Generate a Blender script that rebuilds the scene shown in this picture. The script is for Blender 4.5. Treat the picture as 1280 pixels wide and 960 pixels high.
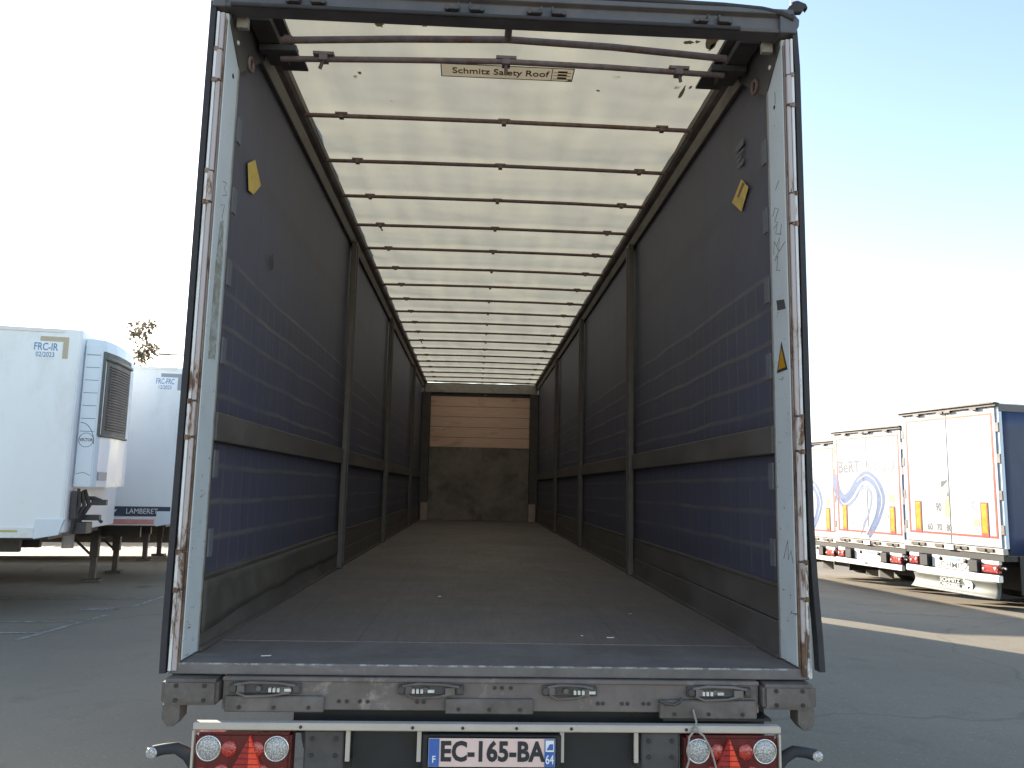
import bpy, bmesh, math, random
from mathutils import Vector, Matrix, noise as mnoise

# ------------------------------------------------------------------ camera, sky, sun, exposure
SC = bpy.context.scene
for o in list(bpy.data.objects):
    bpy.data.objects.remove(o)
COL = SC.collection
rad = math.radians

cam_data = bpy.data.cameras.new('camera')
cam_data.sensor_width = 36.0
cam_data.lens = 36.0 * 978.65 / 1280.0
cam_data.clip_start = 0.05
cam_data.clip_end = 3000
cam = bpy.data.objects.new('camera', cam_data)
COL.objects.link(cam)
Rv, Uv, Fv = (0.9986, -0.0489, 0.0208), (-0.0270, -0.1307, 0.9910), (0.0457, 0.9902, 0.1319)
cam.matrix_world = Matrix(((Rv[0], Uv[0], -Fv[0], -0.1048), (Rv[1], Uv[1], -Fv[1], -3.2135),
                           (Rv[2], Uv[2], -Fv[2], 1.8732), (0, 0, 0, 1)))
SC.camera = cam

SUN_AZ, SUN_EL = rad(-39.5), rad(18.0)      # towards the sun: clockwise from +Y, above the horizon
W = bpy.data.worlds.new('World')
SC.world = W
W.use_nodes = True
wn = W.node_tree
sky = wn.nodes.new('ShaderNodeTexSky')
sky.sky_type = 'NISHITA'
sky.sun_disc = False
sky.sun_elevation = SUN_EL
sky.sun_rotation = SUN_AZ % (2 * math.pi)
sky.air_density = 1.0
sky.dust_density = 0.5
sky.ozone_density = 2.5
bg = next(n for n in wn.nodes if n.type == 'BACKGROUND')
bg.inputs['Strength'].default_value = 0.135
tint = wn.nodes.new('ShaderNodeMix')          # camera white balance sits near open shade
tint.data_type = 'RGBA'
tint.blend_type = 'MULTIPLY'
tint.inputs[0].default_value = 1.0
tint.inputs[7].default_value = (1.20, 1.0, 0.83, 1)
wn.links.new(sky.outputs[0], tint.inputs[6])
wn.links.new(tint.outputs[2], bg.inputs['Color'])

sun_data = bpy.data.lights.new('sun', 'SUN')
sun_data.energy = 5.0
sun_data.angle = rad(0.5)
sun_data.color = (1.0, 0.90, 0.75)
sun = bpy.data.objects.new('sun', sun_data)
COL.objects.link(sun)
sd = Vector((math.sin(SUN_AZ) * math.cos(SUN_EL), math.cos(SUN_AZ) * math.cos(SUN_EL), math.sin(SUN_EL)))
sun.rotation_euler = sd.to_track_quat('Z', 'Y').to_euler()
sun.location = (-20, 20, 12)

SC.view_settings.view_transform = 'Standard'
SC.view_settings.look = 'None'
SC.view_settings.gamma = 1.0
SC.view_settings.exposure = 1.9
SC.render.engine = 'CYCLES'
SC.cycles.max_bounces = 10
SC.cycles.diffuse_bounces = 7
SC.cycles.transmission_bounces = 6

# ------------------------------------------------------------------ materials
MATS = {}


class NT:
    def __init__(s, name):
        s.m = bpy.data.materials.new(name)
        s.m.use_nodes = True
        s.t = s.m.node_tree
        s.t.nodes.clear()
        s.out = s.t.nodes.new('ShaderNodeOutputMaterial')
        MATS[name] = s.m
        s._co = None

    def n(s, typ, **kw):
        x = s.t.nodes.new(typ)
        for k, v in kw.items():
            setattr(x, k, v)
        return x

    def l(s, a, b):
        s.t.links.new(a, b)

    def co(s):
        if s._co is None:
            s._co = s.n('ShaderNodeTexCoord').outputs['Object']
        return s._co

    def xyz(s):
        x = s.n('ShaderNodeSeparateXYZ')
        s.l(s.co(), x.inputs[0])
        return x.outputs

    def noise(s, scale, detail=5, rough=0.6, stretch=None, dist=0.0):
        x = s.n('ShaderNodeTexNoise')
        x.inputs['Scale'].default_value = scale
        x.inputs['Detail'].default_value = detail
        x.inputs['Roughness'].default_value = rough
        x.inputs['Distortion'].default_value = dist
        if stretch:
            mp = s.n('ShaderNodeMapping')
            mp.inputs['Scale'].default_value = stretch
            s.l(s.co(), mp.inputs[0])
            s.l(mp.outputs[0], x.inputs['Vector'])
        else:
            s.l(s.co(), x.inputs['Vector'])
        return x.outputs['Fac']

    def ramp(s, fac, lo, hi, a=0.0, b=1.0):
        x = s.n('ShaderNodeMapRange')
        x.inputs['From Min'].default_value = lo
        x.inputs['From Max'].default_value = hi
        x.inputs['To Min'].default_value = a
        x.inputs['To Max'].default_value = b
        s.l(fac, x.inputs['Value'])
        return x.outputs[0]

    def math(s, op, a, b=None, c=None):
        x = s.n('ShaderNodeMath', operation=op)
        for i, v in enumerate((a, b, c)):
            if v is None:
                continue
            if isinstance(v, (int, float)):
                x.inputs[i].default_value = v
            else:
                s.l(v, x.inputs[i])
        return x.outputs[0]

    def mix(s, fac, a, b):
        x = s.n('ShaderNodeMix', data_type='RGBA')
        for sock, v in ((x.inputs[0], fac), (x.inputs[6], a), (x.inputs[7], b)):
            if isinstance(v, (int, float)):
                sock.default_value = v
            elif isinstance(v, tuple):
                sock.default_value = (*v[:3], 1)
            else:
                s.l(v, sock)
        return x.outputs[2]

    def bsdf(s, color, rough=0.6, metal=0.0, bump=None, bstr=0.2, spec=0.5, bdist=0.01):
        b = s.n('ShaderNodeBsdfPrincipled')
        for sock, v in ((b.inputs['Base Color'], color), (b.inputs['Roughness'], rough), (b.inputs['Metallic'], metal)):
            if isinstance(v, (int, float)):
                sock.default_value = v
            elif isinstance(v, tuple):
                sock.default_value = (*v[:3], 1)
            else:
                s.l(v, sock)
        b.inputs['Specular IOR Level'].default_value = spec
        if bump is not None:
            bp = s.n('ShaderNodeBump')
            bp.inputs['Strength'].default_value = bstr
            bp.inputs['Distance'].default_value = bdist
            s.l(bump, bp.inputs['Height'])
            s.l(bp.outputs[0], b.inputs['Normal'])
        s.l(b.outputs[0], s.out.inputs[0])
        return b


def simple(name, col, var=0.25, scale=6, rough=0.6, metal=0.0, dirt=None, dscale=3.0, dlo=0.5, dhi=0.75, bump=0.0, stretch=None, spec=0.4):
    """Colour with cloudy variation and patches of dirt."""
    k = NT(name)
    nz = k.noise(scale, 6, 0.65, stretch)
    a = tuple(c * (1 - var) for c in col)
    b = tuple(min(c * (1 + var), 0.95) for c in col)
    c = k.mix(k.ramp(nz, 0.3, 0.7), a, b)
    if dirt:
        d = k.noise(dscale, 8, 0.7, stretch, 0.3)
        c = k.mix(k.ramp(d, dlo, dhi), c, dirt)
    r = k.ramp(nz, 0.3, 0.7, max(rough - 0.1, 0.05), min(rough + 0.12, 1))
    k.bsdf(c, r, metal, nz if bump else None, bump, spec)
    return k.m


RUST = (0.17, 0.075, 0.035)
simple('steel_grey', (0.145, 0.124, 0.118), 0.3, 7, 0.55, 0.1, dirt=(0.085, 0.07, 0.06), dscale=4, dlo=0.45, dhi=0.65, bump=0.15)
simple('steel_sill', (0.155, 0.128, 0.120), 0.28, 5, 0.6, 0.1, dirt=(0.33, 0.28, 0.255), dscale=3.5, dlo=0.56, dhi=0.66, bump=0.2)
simple('steel_dark', (0.075, 0.068, 0.068), 0.3, 9, 0.55, 0.1, dirt=(0.09, 0.07, 0.06), dscale=5, bump=0.1)
simple('header_paint', (0.10, 0.094, 0.10), 0.25, 6, 0.45, 0.1, dirt=(0.12, 0.10, 0.09), dscale=6, bump=0.08)
simple('black_plastic', (0.02, 0.02, 0.022), 0.3, 10, 0.55)
simple('rubber', (0.035, 0.033, 0.038), 0.3, 12, 0.75, dirt=(0.05, 0.045, 0.04), dscale=8)
simple('hem_fabric', (0.075, 0.068, 0.058), 0.25, 6, 0.7, dirt=(0.11, 0.095, 0.08), dscale=4)
simple('tyre', (0.025, 0.025, 0.026), 0.3, 8, 0.85, bump=0.2)
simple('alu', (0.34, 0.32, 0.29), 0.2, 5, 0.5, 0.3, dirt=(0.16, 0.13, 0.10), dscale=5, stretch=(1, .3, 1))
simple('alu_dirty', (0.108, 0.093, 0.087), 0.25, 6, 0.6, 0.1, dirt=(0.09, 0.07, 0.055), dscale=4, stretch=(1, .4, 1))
simple('bow_steel', (0.20, 0.15, 0.14), 0.3, 20, 0.6, 0.2, dirt=RUST, dscale=12, dlo=0.5, dhi=0.7)
simple('white_panel', (0.84, 0.85, 0.85), 0.03, 2, 0.35, dirt=(0.62, 0.62, 0.6), dscale=1.2, dlo=0.55, dhi=0.9, stretch=(1, 1, .35))
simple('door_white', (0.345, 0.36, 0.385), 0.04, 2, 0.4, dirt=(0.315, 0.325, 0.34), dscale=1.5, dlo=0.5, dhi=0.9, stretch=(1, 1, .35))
simple('white_paint', (0.78, 0.77, 0.74), 0.06, 6, 0.45, dirt=(0.5, 0.47, 0.42), dscale=6, dlo=0.55, dhi=0.85)
simple('cream_paint', (0.50, 0.43, 0.37), 0.08, 8, 0.5, dirt=(0.34, 0.25, 0.18), dscale=9, dlo=0.62, dhi=0.8)
simple('blue_unit', (0.72, 0.77, 0.82), 0.03, 3, 0.35)
simple('blue_grey', (0.55, 0.64, 0.74), 0.04, 3, 0.4)
simple('grille', (0.10, 0.095, 0.085), 0.2, 8, 0.6)
simple('dark_line', (0.16, 0.19, 0.24), 0.1, 8, 0.6)
simple('red_tape', (0.30, 0.055, 0.035), 0.15, 12, 0.4)
simple('pale_red', (0.62, 0.28, 0.24), 0.15, 12, 0.5)
simple('red_dark', (0.115, 0.018, 0.017), 0.2, 12, 0.3)
simple('yellow_board', (0.50, 0.24, 0.003), 0.06, 10, 0.35)
simple('yellow_tag', (0.62, 0.42, 0.09), 0.12, 20, 0.55, dirt=(0.40, 0.27, 0.07), dscale=14)
simple('pale_yellow', (0.50, 0.44, 0.16), 0.1, 14, 0.5)
simple('ink', (0.03, 0.03, 0.035), 0.2, 12, 0.6)
simple('ink_soft', (0.06, 0.062, 0.07), 0.3, 30, 0.6)
simple('ink_blue', (0.13, 0.25, 0.45), 0.15, 20, 0.5)
simple('logo_blue', (0.05, 0.095, 0.21), 0.1, 9, 0.45)
simple('logo_pale', (0.12, 0.16, 0.26), 0.1, 9, 0.45)
simple('slate_text', (0.045, 0.055, 0.09), 0.15, 9, 0.45)
simple('pale_text', (0.14, 0.15, 0.18), 0.05, 9, 0.45)
simple('faint_text', (0.32, 0.325, 0.35), 0.05, 9, 0.45)
simple('plate_face', (0.76, 0.545, 0.50), 0.04, 20, 0.4)  # pink cast of stray light put into the plate's colour
simple('plate_blue', (0.05, 0.13, 0.42), 0.1, 20, 0.4)
simple('sign_cream', (0.50, 0.42, 0.31), 0.08, 14, 0.5)
simple('sign_brown', (0.16, 0.085, 0.06), 0.15, 20, 0.5)
simple('steel_bolt', (0.05, 0.045, 0.045), 0.3, 30, 0.5, 0.4)
simple('bright_chip', (0.62, 0.60, 0.56), 0.2, 40, 0.4, 0.2)
simple('chrome', (0.62, 0.62, 0.62), 0.1, 10, 0.25, 0.9)
simple('worn_patch', (0.30, 0.29, 0.25), 0.3, 25, 0.7, dirt=(0.42, 0.45, 0.46), dscale=22, dlo=0.5, dhi=0.56)
simple('pale_patch', (0.125, 0.125, 0.14), 0.15, 15, 0.6)
simple('skirt_grey', (0.115, 0.12, 0.105), 0.12, 4, 0.5, dirt=(0.075, 0.075, 0.065), dscale=3)
simple('cord_grey', (0.30, 0.27, 0.24), 0.2, 30, 0.6)
simple('bark', (0.10, 0.075, 0.055), 0.3, 8, 0.9)
simple('navy_out', (0.018, 0.034, 0.095), 0.2, 2, 0.45, dirt=(0.035, 0.05, 0.11), dscale=1.5, stretch=(1, 1, .3))
simple('block_paint', (0.36, 0.27, 0.25), 0.12, 9, 0.6)
simple('lamp_grey', (0.25, 0.25, 0.25), 0.1, 5, 0.6)
simple('front_steel', (0.20, 0.17, 0.155), 0.3, 3, 0.7, dirt=(0.07, 0.055, 0.05), dscale=2)


def leaf_mat():
    k = NT('leaf')
    nz = k.noise(0.9, 3)
    c = k.mix(k.ramp(nz, 0.35, 0.65), (0.13, 0.115, 0.09), (0.24, 0.215, 0.17))
    d = k.n('ShaderNodeBsdfDiffuse')
    t = k.n('ShaderNodeBsdfTranslucent')
    k.l(c, d.inputs[0])
    k.l(c, t.inputs[0])
    m = k.n('ShaderNodeMixShader')
    m.inputs[0].default_value = 0.35
    k.l(d.outputs[0], m.inputs[1])
    k.l(t.outputs[0], m.inputs[2])
    k.l(m.outputs[0], k.out.inputs[0])


leaf_mat()


simple('hedge_leaf', (0.045, 0.06, 0.025), 0.35, 2, 0.7)


def asphalt_mat():
    k = NT('asphalt')
    big = k.noise(0.22, 5, 0.6)
    mid = k.noise(1.7, 7, 0.7)
    fine = k.noise(34, 5, 0.85)
    c = k.mix(k.ramp(big, 0.35, 0.65), (0.180, 0.155, 0.120), (0.236, 0.204, 0.154))
    c = k.mix(k.ramp(mid, 0.55, 0.8, 0, 0.55), c, (0.102, 0.090, 0.072))
    sp = k.ramp(fine, 0.58, 0.68)
    c = k.mix(k.math('MULTIPLY', sp, 0.75), c, (0.46, 0.42, 0.34))
    dk = k.ramp(fine, 0.42, 0.30)
    c = k.mix(k.math('MULTIPLY', dk, 0.6), c, (0.045, 0.044, 0.04))
    # cracks and seams
    v = k.n('ShaderNodeTexVoronoi', feature='DISTANCE_TO_EDGE')
    v.inputs['Scale'].default_value = 0.16
    wob = k.n('ShaderNodeVectorMath', operation='ADD')
    nv = k.n('ShaderNodeTexNoise')
    nv.inputs['Scale'].default_value = 0.8
    nv.inputs['Detail'].default_value = 6
    k.l(k.co(), nv.inputs['Vector'])
    k.l(k.co(), wob.inputs[0])
    k.l(nv.outputs['Color'], wob.inputs[1])
    k.l(wob.outputs[0], v.inputs['Vector'])
    crack = k.ramp(v.outputs['Distance'], 0.0, 0.006, 0.35, 0.0)
    c = k.mix(crack, c, (0.07, 0.066, 0.058))
    # oil drips
    oil = k.ramp(k.noise(0.75, 4, 0.5, None, 0.4), 0.66, 0.74, 0, 0.6)
    c = k.mix(oil, c, (0.065, 0.062, 0.056))
    k.bsdf(c, k.ramp(fine, 0.3, 0.7, 0.75, 0.95), 0, fine, 0.35, 0.3, 0.006)


asphalt_mat()


def line_mat():
    k = NT('line_paint')
    wear = k.ramp(k.noise(6, 8, 0.75), 0.42, 0.58)
    fine = k.ramp(k.noise(50, 3, 0.8), 0.45, 0.6)
    c = k.mix(k.math('MULTIPLY', wear, fine), (0.15, 0.14, 0.12), (0.62, 0.61, 0.58))
    k.bsdf(c, 0.8)


line_mat()


def rust_white(name, base, amount, stretch=(1, 1, 0.22), chip=30):
    """Old paint that flakes to rust along the height."""
    k = NT(name)
    nz = k.noise(16, 8, 0.75, stretch, 0.4)
    low = k.ramp(k.xyz()[2], 1.1, 3.6, 0.12, -0.05)
    f = k.ramp(k.math('ADD', nz, low), amount, amount + 0.05)
    sh = k.noise(40, 6, 0.8, (1, 1, 0.35))
    rc = k.mix(k.ramp(sh, 0.35, 0.65), (0.06, 0.035, 0.028), (0.21, 0.125, 0.075))
    yel = k.ramp(k.noise(9, 4, 0.6, (1, 1, .3)), 0.62, 0.7, 0, 0.6)
    rc = k.mix(yel, rc, (0.40, 0.27, 0.08))
    bs = k.mix(k.noise(5, 6, 0.7), tuple(x * 0.88 for x in base), base)
    halo = k.ramp(k.math('ADD', nz, low), amount - 0.07, amount, 0, 0.35)
    bs = k.mix(halo, bs, (0.38, 0.27, 0.2))
    k.bsdf(k.mix(f, bs, rc), k.ramp(f, 0, 1, 0.5, 0.9), 0, f, -0.3, 0.4, 0.004)


rust_white('rusty_white', (0.72, 0.71, 0.72), 0.59)
rust_white('rusty_pink', (0.46, 0.40, 0.41), 0.565)
rust_white('rusty_seam', (0.20, 0.145, 0.125), 0.50)


def post_mat():
    """Pale blue-grey corner post paint: scratches, chips, dents."""
    k = NT('post_paint')
    base = k.mix(k.noise(3, 6, 0.7), (0.52, 0.555, 0.59), (0.62, 0.655, 0.69))
    sm = k.ramp(k.noise(5, 6, 0.7, (1, 1, .5)), 0.5, 0.75, 0, 0.5)
    base = k.mix(sm, base, (0.43, 0.445, 0.45))
    scr = k.noise(28, 6, 0.75, (1, 0.35, 1.6), 1.2)
    low = k.ramp(k.xyz()[2], 1.2, 3.2, 0.04, 0.0)
    f = k.ramp(k.math('ADD', scr, low), 0.655, 0.685)
    c = k.mix(f, base, (0.10, 0.08, 0.075))
    v = k.n('ShaderNodeTexVoronoi')
    v.inputs['Scale'].default_value = 16
    mp = k.n('ShaderNodeMapping')
    mp.inputs['Scale'].default_value = (1, 1.4, 0.8)
    k.l(k.co(), mp.inputs[0])
    k.l(mp.outputs[0], v.inputs['Vector'])
    chip = k.ramp(v.outputs['Distance'], 0.10, 0.06)
    gate = k.ramp(k.noise(4, 3), 0.5, 0.55)
    c = k.mix(k.math('MULTIPLY', chip, gate), c, (0.13, 0.085, 0.07))
    k.bsdf(c, 0.5, 0, k.noise(7, 4), 0.12, 0.4)


post_mat()


def curtain_mat():
    """Navy PVC seen from the inside: welded load-net grid up to 2.95 m, faint seams above."""
    k = NT('curtain_inside')
    x, y, z = k.xyz()
    wob = k.ramp(k.noise(1.5, 3), 0, 1, -0.02, 0.02)
    yy = k.math('ADD', y, wob)
    zz = k.math('ADD', z, wob)

    def lines(v, pitch, width, off=0.0):
        fr = k.math('FRACT', k.math('DIVIDE', k.math('ADD', v, off), pitch))
        d = k.math('ABSOLUTE', k.math('SUBTRACT', fr, 0.5))
        return k.ramp(d, 0.5 - width / pitch / 2 * 1.7, 0.5 - width / pitch / 2 * 0.6)
    vert = lines(yy, 0.147, 0.014)
    hor = lines(zz, 0.155, 0.020, -2.56 + 3.1)
    grid = k.math('MAXIMUM', k.math('MULTIPLY', vert, 0.65), hor)
    top = k.ramp(z, 2.90, 2.88)
    grid = k.math('MULTIPLY', grid, top)
    wear = k.ramp(k.noise(2.2, 5, 0.7), 0.3, 0.65, 0.1, 0.7)
    grid = k.math('MULTIPLY', grid, wear)
    seam = k.math('MULTIPLY', lines(yy, 0.49, 0.03, 0.2), 0.18)
    band = k.math('MULTIPLY', lines(zz, 0.62, 0.09, 0.31), 0.25)
    upper = k.math('MAXIMUM', seam, band)
    base = k.mix(k.noise(1.1, 5, 0.6), (0.066, 0.066, 0.102), (0.094, 0.091, 0.126))
    blue = k.math('MULTIPLY', top, k.ramp(k.noise(0.8, 4), 0.4, 0.65, 0.15, 0.8))
    base = k.mix(blue, base, (0.066, 0.068, 0.112))
    smut = k.ramp(k.noise(1.6, 7, 0.75, (1, 1, .4)), 0.5, 0.75, 0, 0.4)
    base = k.mix(smut, base, (0.085, 0.078, 0.072))
    c = k.mix(upper, base, (0.045, 0.045, 0.06))
    c = k.mix(grid, c, (0.160, 0.140, 0.128))
    k.bsdf(c, 0.55, 0, k.math('ADD', grid, k.math('MULTIPLY', k.noise(3, 5), 1.5)), 0.25, 0.35)


curtain_mat()


def tarp_mat():
    """Greyish-white translucent roof sheet, stained."""
    k = NT('roof_sheet')
    st = k.ramp(k.noise(2.2, 7, 0.7, (1, 1, 1), 0.5), 0.50, 0.78, 0, 0.5)
    run = k.ramp(k.noise(5, 5, 0.6, (1.6, 0.35, 1)), 0.5, 0.75, 0, 0.35)
    c = k.mix(st, (0.445, 0.428, 0.350), (0.345, 0.328, 0.255))
    c = k.mix(run, c, (0.35, 0.338, 0.28))
    v = k.n('ShaderNodeTexVoronoi')
    v.inputs['Scale'].default_value = 3.1
    v.inputs['Randomness'].default_value = 1.0
    nd = k.n('ShaderNodeVectorMath', operation='ADD')
    nn = k.n('ShaderNodeTexNoise')
    nn.inputs['Scale'].default_value = 14
    nn.inputs['Detail'].default_value = 5
    k.l(k.co(), nn.inputs['Vector'])
    sc = k.n('ShaderNodeVectorMath', operation='SCALE')
    sc.inputs['Scale'].default_value = 0.16
    k.l(nn.outputs['Color'], sc.inputs[0])
    k.l(k.co(), nd.inputs[0])
    k.l(sc.outputs[0], nd.inputs[1])
    k.l(nd.outputs[0], v.inputs['Vector'])
    spot = k.math('MULTIPLY', k.ramp(v.outputs['Distance'], 0.085, 0.055), k.ramp(k.noise(1.3, 2), 0.5, 0.56))
    near = k.ramp(k.xyz()[1], 2.2, 1.2)
    c = k.mix(k.math('MULTIPLY', k.math('MULTIPLY', spot, near), 0.85), c, (0.16, 0.13, 0.10))
    d = k.n('ShaderNodeBsdfDiffuse')
    t = k.n('ShaderNodeBsdfTranslucent')
    k.l(c, d.inputs[0])
    k.l(c, t.inputs[0])
    m = k.n('ShaderNodeMixShader')
    m.inputs[0].default_value = 0.40
    k.l(d.outputs[0], m.inputs[1])
    k.l(t.outputs[0], m.inputs[2])
    k.l(m.outputs[0], k.out.inputs[0])


tarp_mat()


def thin_sheet(name, col, f):
    k = NT(name)
    c = k.mix(k.noise(9, 4), tuple(x * 0.88 for x in col), col)
    d = k.n('ShaderNodeBsdfDiffuse')
    t = k.n('ShaderNodeBsdfTranslucent')
    k.l(c, d.inputs[0])
    k.l(c, t.inputs[0])
    m = k.n('ShaderNodeMixShader')
    m.inputs[0].default_value = f
    k.l(d.outputs[0], m.inputs[1])
    k.l(t.outputs[0], m.inputs[2])
    k.l(m.outputs[0], k.out.inputs[0])


thin_sheet('stain', (0.26, 0.21, 0.14), 0.35)
thin_sheet('sign_sheet', (0.86, 0.78, 0.66), 0.72)
thin_sheet('sign_rim', (0.42, 0.33, 0.27), 0.6)


def floor_mat():
    k = NT('floor_ply')
    g = k.noise(5, 8, 0.7, (6, 0.5, 1))
    b = k.noise(1.3, 6, 0.7)
    c = k.mix(k.ramp(g, 0.3, 0.7), (0.132, 0.110, 0.102), (0.190, 0.160, 0.149))
    c = k.mix(k.ramp(b, 0.45, 0.7, 0, 0.7), c, (0.145, 0.127, 0.118))
    cross = k.ramp(k.noise(9, 6, 0.8, (0.25, 3.0, 1)), 0.60, 0.72, 0, 0.45)
    c = k.mix(cross, c, (0.24, 0.205, 0.19))
    x, y, z = k.xyz()
    for pitch, off, ax in ((2.5, 0.9, y), (1.21, 0.605, x)):
        fr = k.math('FRACT', k.math('DIVIDE', k.math('ADD', ax, off + 20 * pitch), pitch))
        d = k.math('ABSOLUTE', k.math('SUBTRACT', fr, 0.5))
        c = k.mix(k.ramp(d, 0.4955, 0.498, 0, 0.35), c, (0.05, 0.042, 0.038))
    sp = k.ramp(k.noise(42, 2, 0.5), 0.735, 0.76)
    c = k.mix(k.math('MULTIPLY', sp, 0.6), c, (0.42, 0.38, 0.33))
    k.bsdf(c, k.ramp(b, 0.3, 0.7, 0.5, 0.75), 0, g, 0.15, 0.35)


floor_mat()


def plate_floor_mat():
    k = NT('floor_steel')
    b = k.noise(4, 7, 0.75)
    s = k.noise(10, 6, 0.8, (0.2, 2.5, 1))
    c = k.mix(k.ramp(b, 0.35, 0.65), (0.125, 0.108, 0.104), (0.185, 0.163, 0.157))
    c = k.mix(k.ramp(s, 0.58, 0.7, 0, 0.5), c, (0.30, 0.28, 0.28))
    edge = k.math('MULTIPLY', k.math('MULTIPLY', k.ramp(k.xyz()[1], 0.004, -0.002), k.ramp(k.xyz()[2], 1.1705, 1.1745)), k.ramp(k.noise(22, 5, 0.7), 0.47, 0.56, 0.1, 0.9))
    c = k.mix(edge, c, (0.42, 0.39, 0.37))
    k.bsdf(c, 0.7, 0.0, b, 0.15, 0.3)


plate_floor_mat()


def wood_mat():
    k = NT('front_boards')
    x, y, z = k.xyz()
    g = k.noise(4, 7, 0.7, (0.6, 1, 9), 0.2)
    c = k.mix(k.ramp(g, 0.3, 0.7), (0.64, 0.40, 0.31), (0.80, 0.55, 0.44))
    pale = k.ramp(k.noise(2.5, 5, 0.7, (1, 1, 1.4)), 0.5, 0.7, 0, 0.55)
    c = k.mix(pale, c, (0.68, 0.52, 0.40))
    st = k.ramp(k.noise(1.6, 6, 0.7, (0.8, 1, 3), 0.8), 0.55, 0.66, 0, 0.5)
    c = k.mix(st, c, (0.28, 0.19, 0.14))
    fr = k.math('FRACT', k.math('DIVIDE', k.math('ADD', z, 10.06), 0.22))
    d = k.math('ABSOLUTE', k.math('SUBTRACT', fr, 0.5))
    c = k.mix(k.ramp(d, 0.455, 0.49, 0, 0.7), c, (0.10, 0.065, 0.045))
    k.bsdf(c, 0.7, 0, g, 0.2, 0.3)


wood_mat()


def glassy(name, col, rough=0.15, emis=None):
    k = NT(name)
    v = k.n('ShaderNodeTexVoronoi')
    v.inputs['Scale'].default_value = 170
    k.l(k.co(), v.inputs['Vector'])
    c = k.mix(k.ramp(v.outputs['Distance'], 0.2, 0.6), tuple(min(1, x * 1.25) for x in col), tuple(x * 0.55 for x in col))
    b = k.bsdf(c, rough, 0, v.outputs['Distance'], 0.5, 0.7, 0.004)
    b.inputs['Coat Weight'].default_value = 0.6
    b.inputs['Coat Roughness'].default_value = 0.08
    return k.m


glassy('lens_clear', (0.52, 0.49, 0.48))
glassy('lens_red', (0.55, 0.045, 0.03))
simple('reflector_red', (0.85, 0.085, 0.04), 0.08, 60, 0.3)
simple('reflector_dim', (0.36, 0.032, 0.03), 0.12, 60, 0.3)
glassy('light_red', (0.42, 0.03, 0.025))


def cloud_pic():
    k = NT('sky_picture')
    nz = k.noise(2.2, 4, 0.55)
    c = k.mix(k.ramp(nz, 0.42, 0.6), (0.10, 0.24, 0.42), (0.42, 0.44, 0.40))
    k.bsdf(c, 0.4)


cloud_pic()


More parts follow.
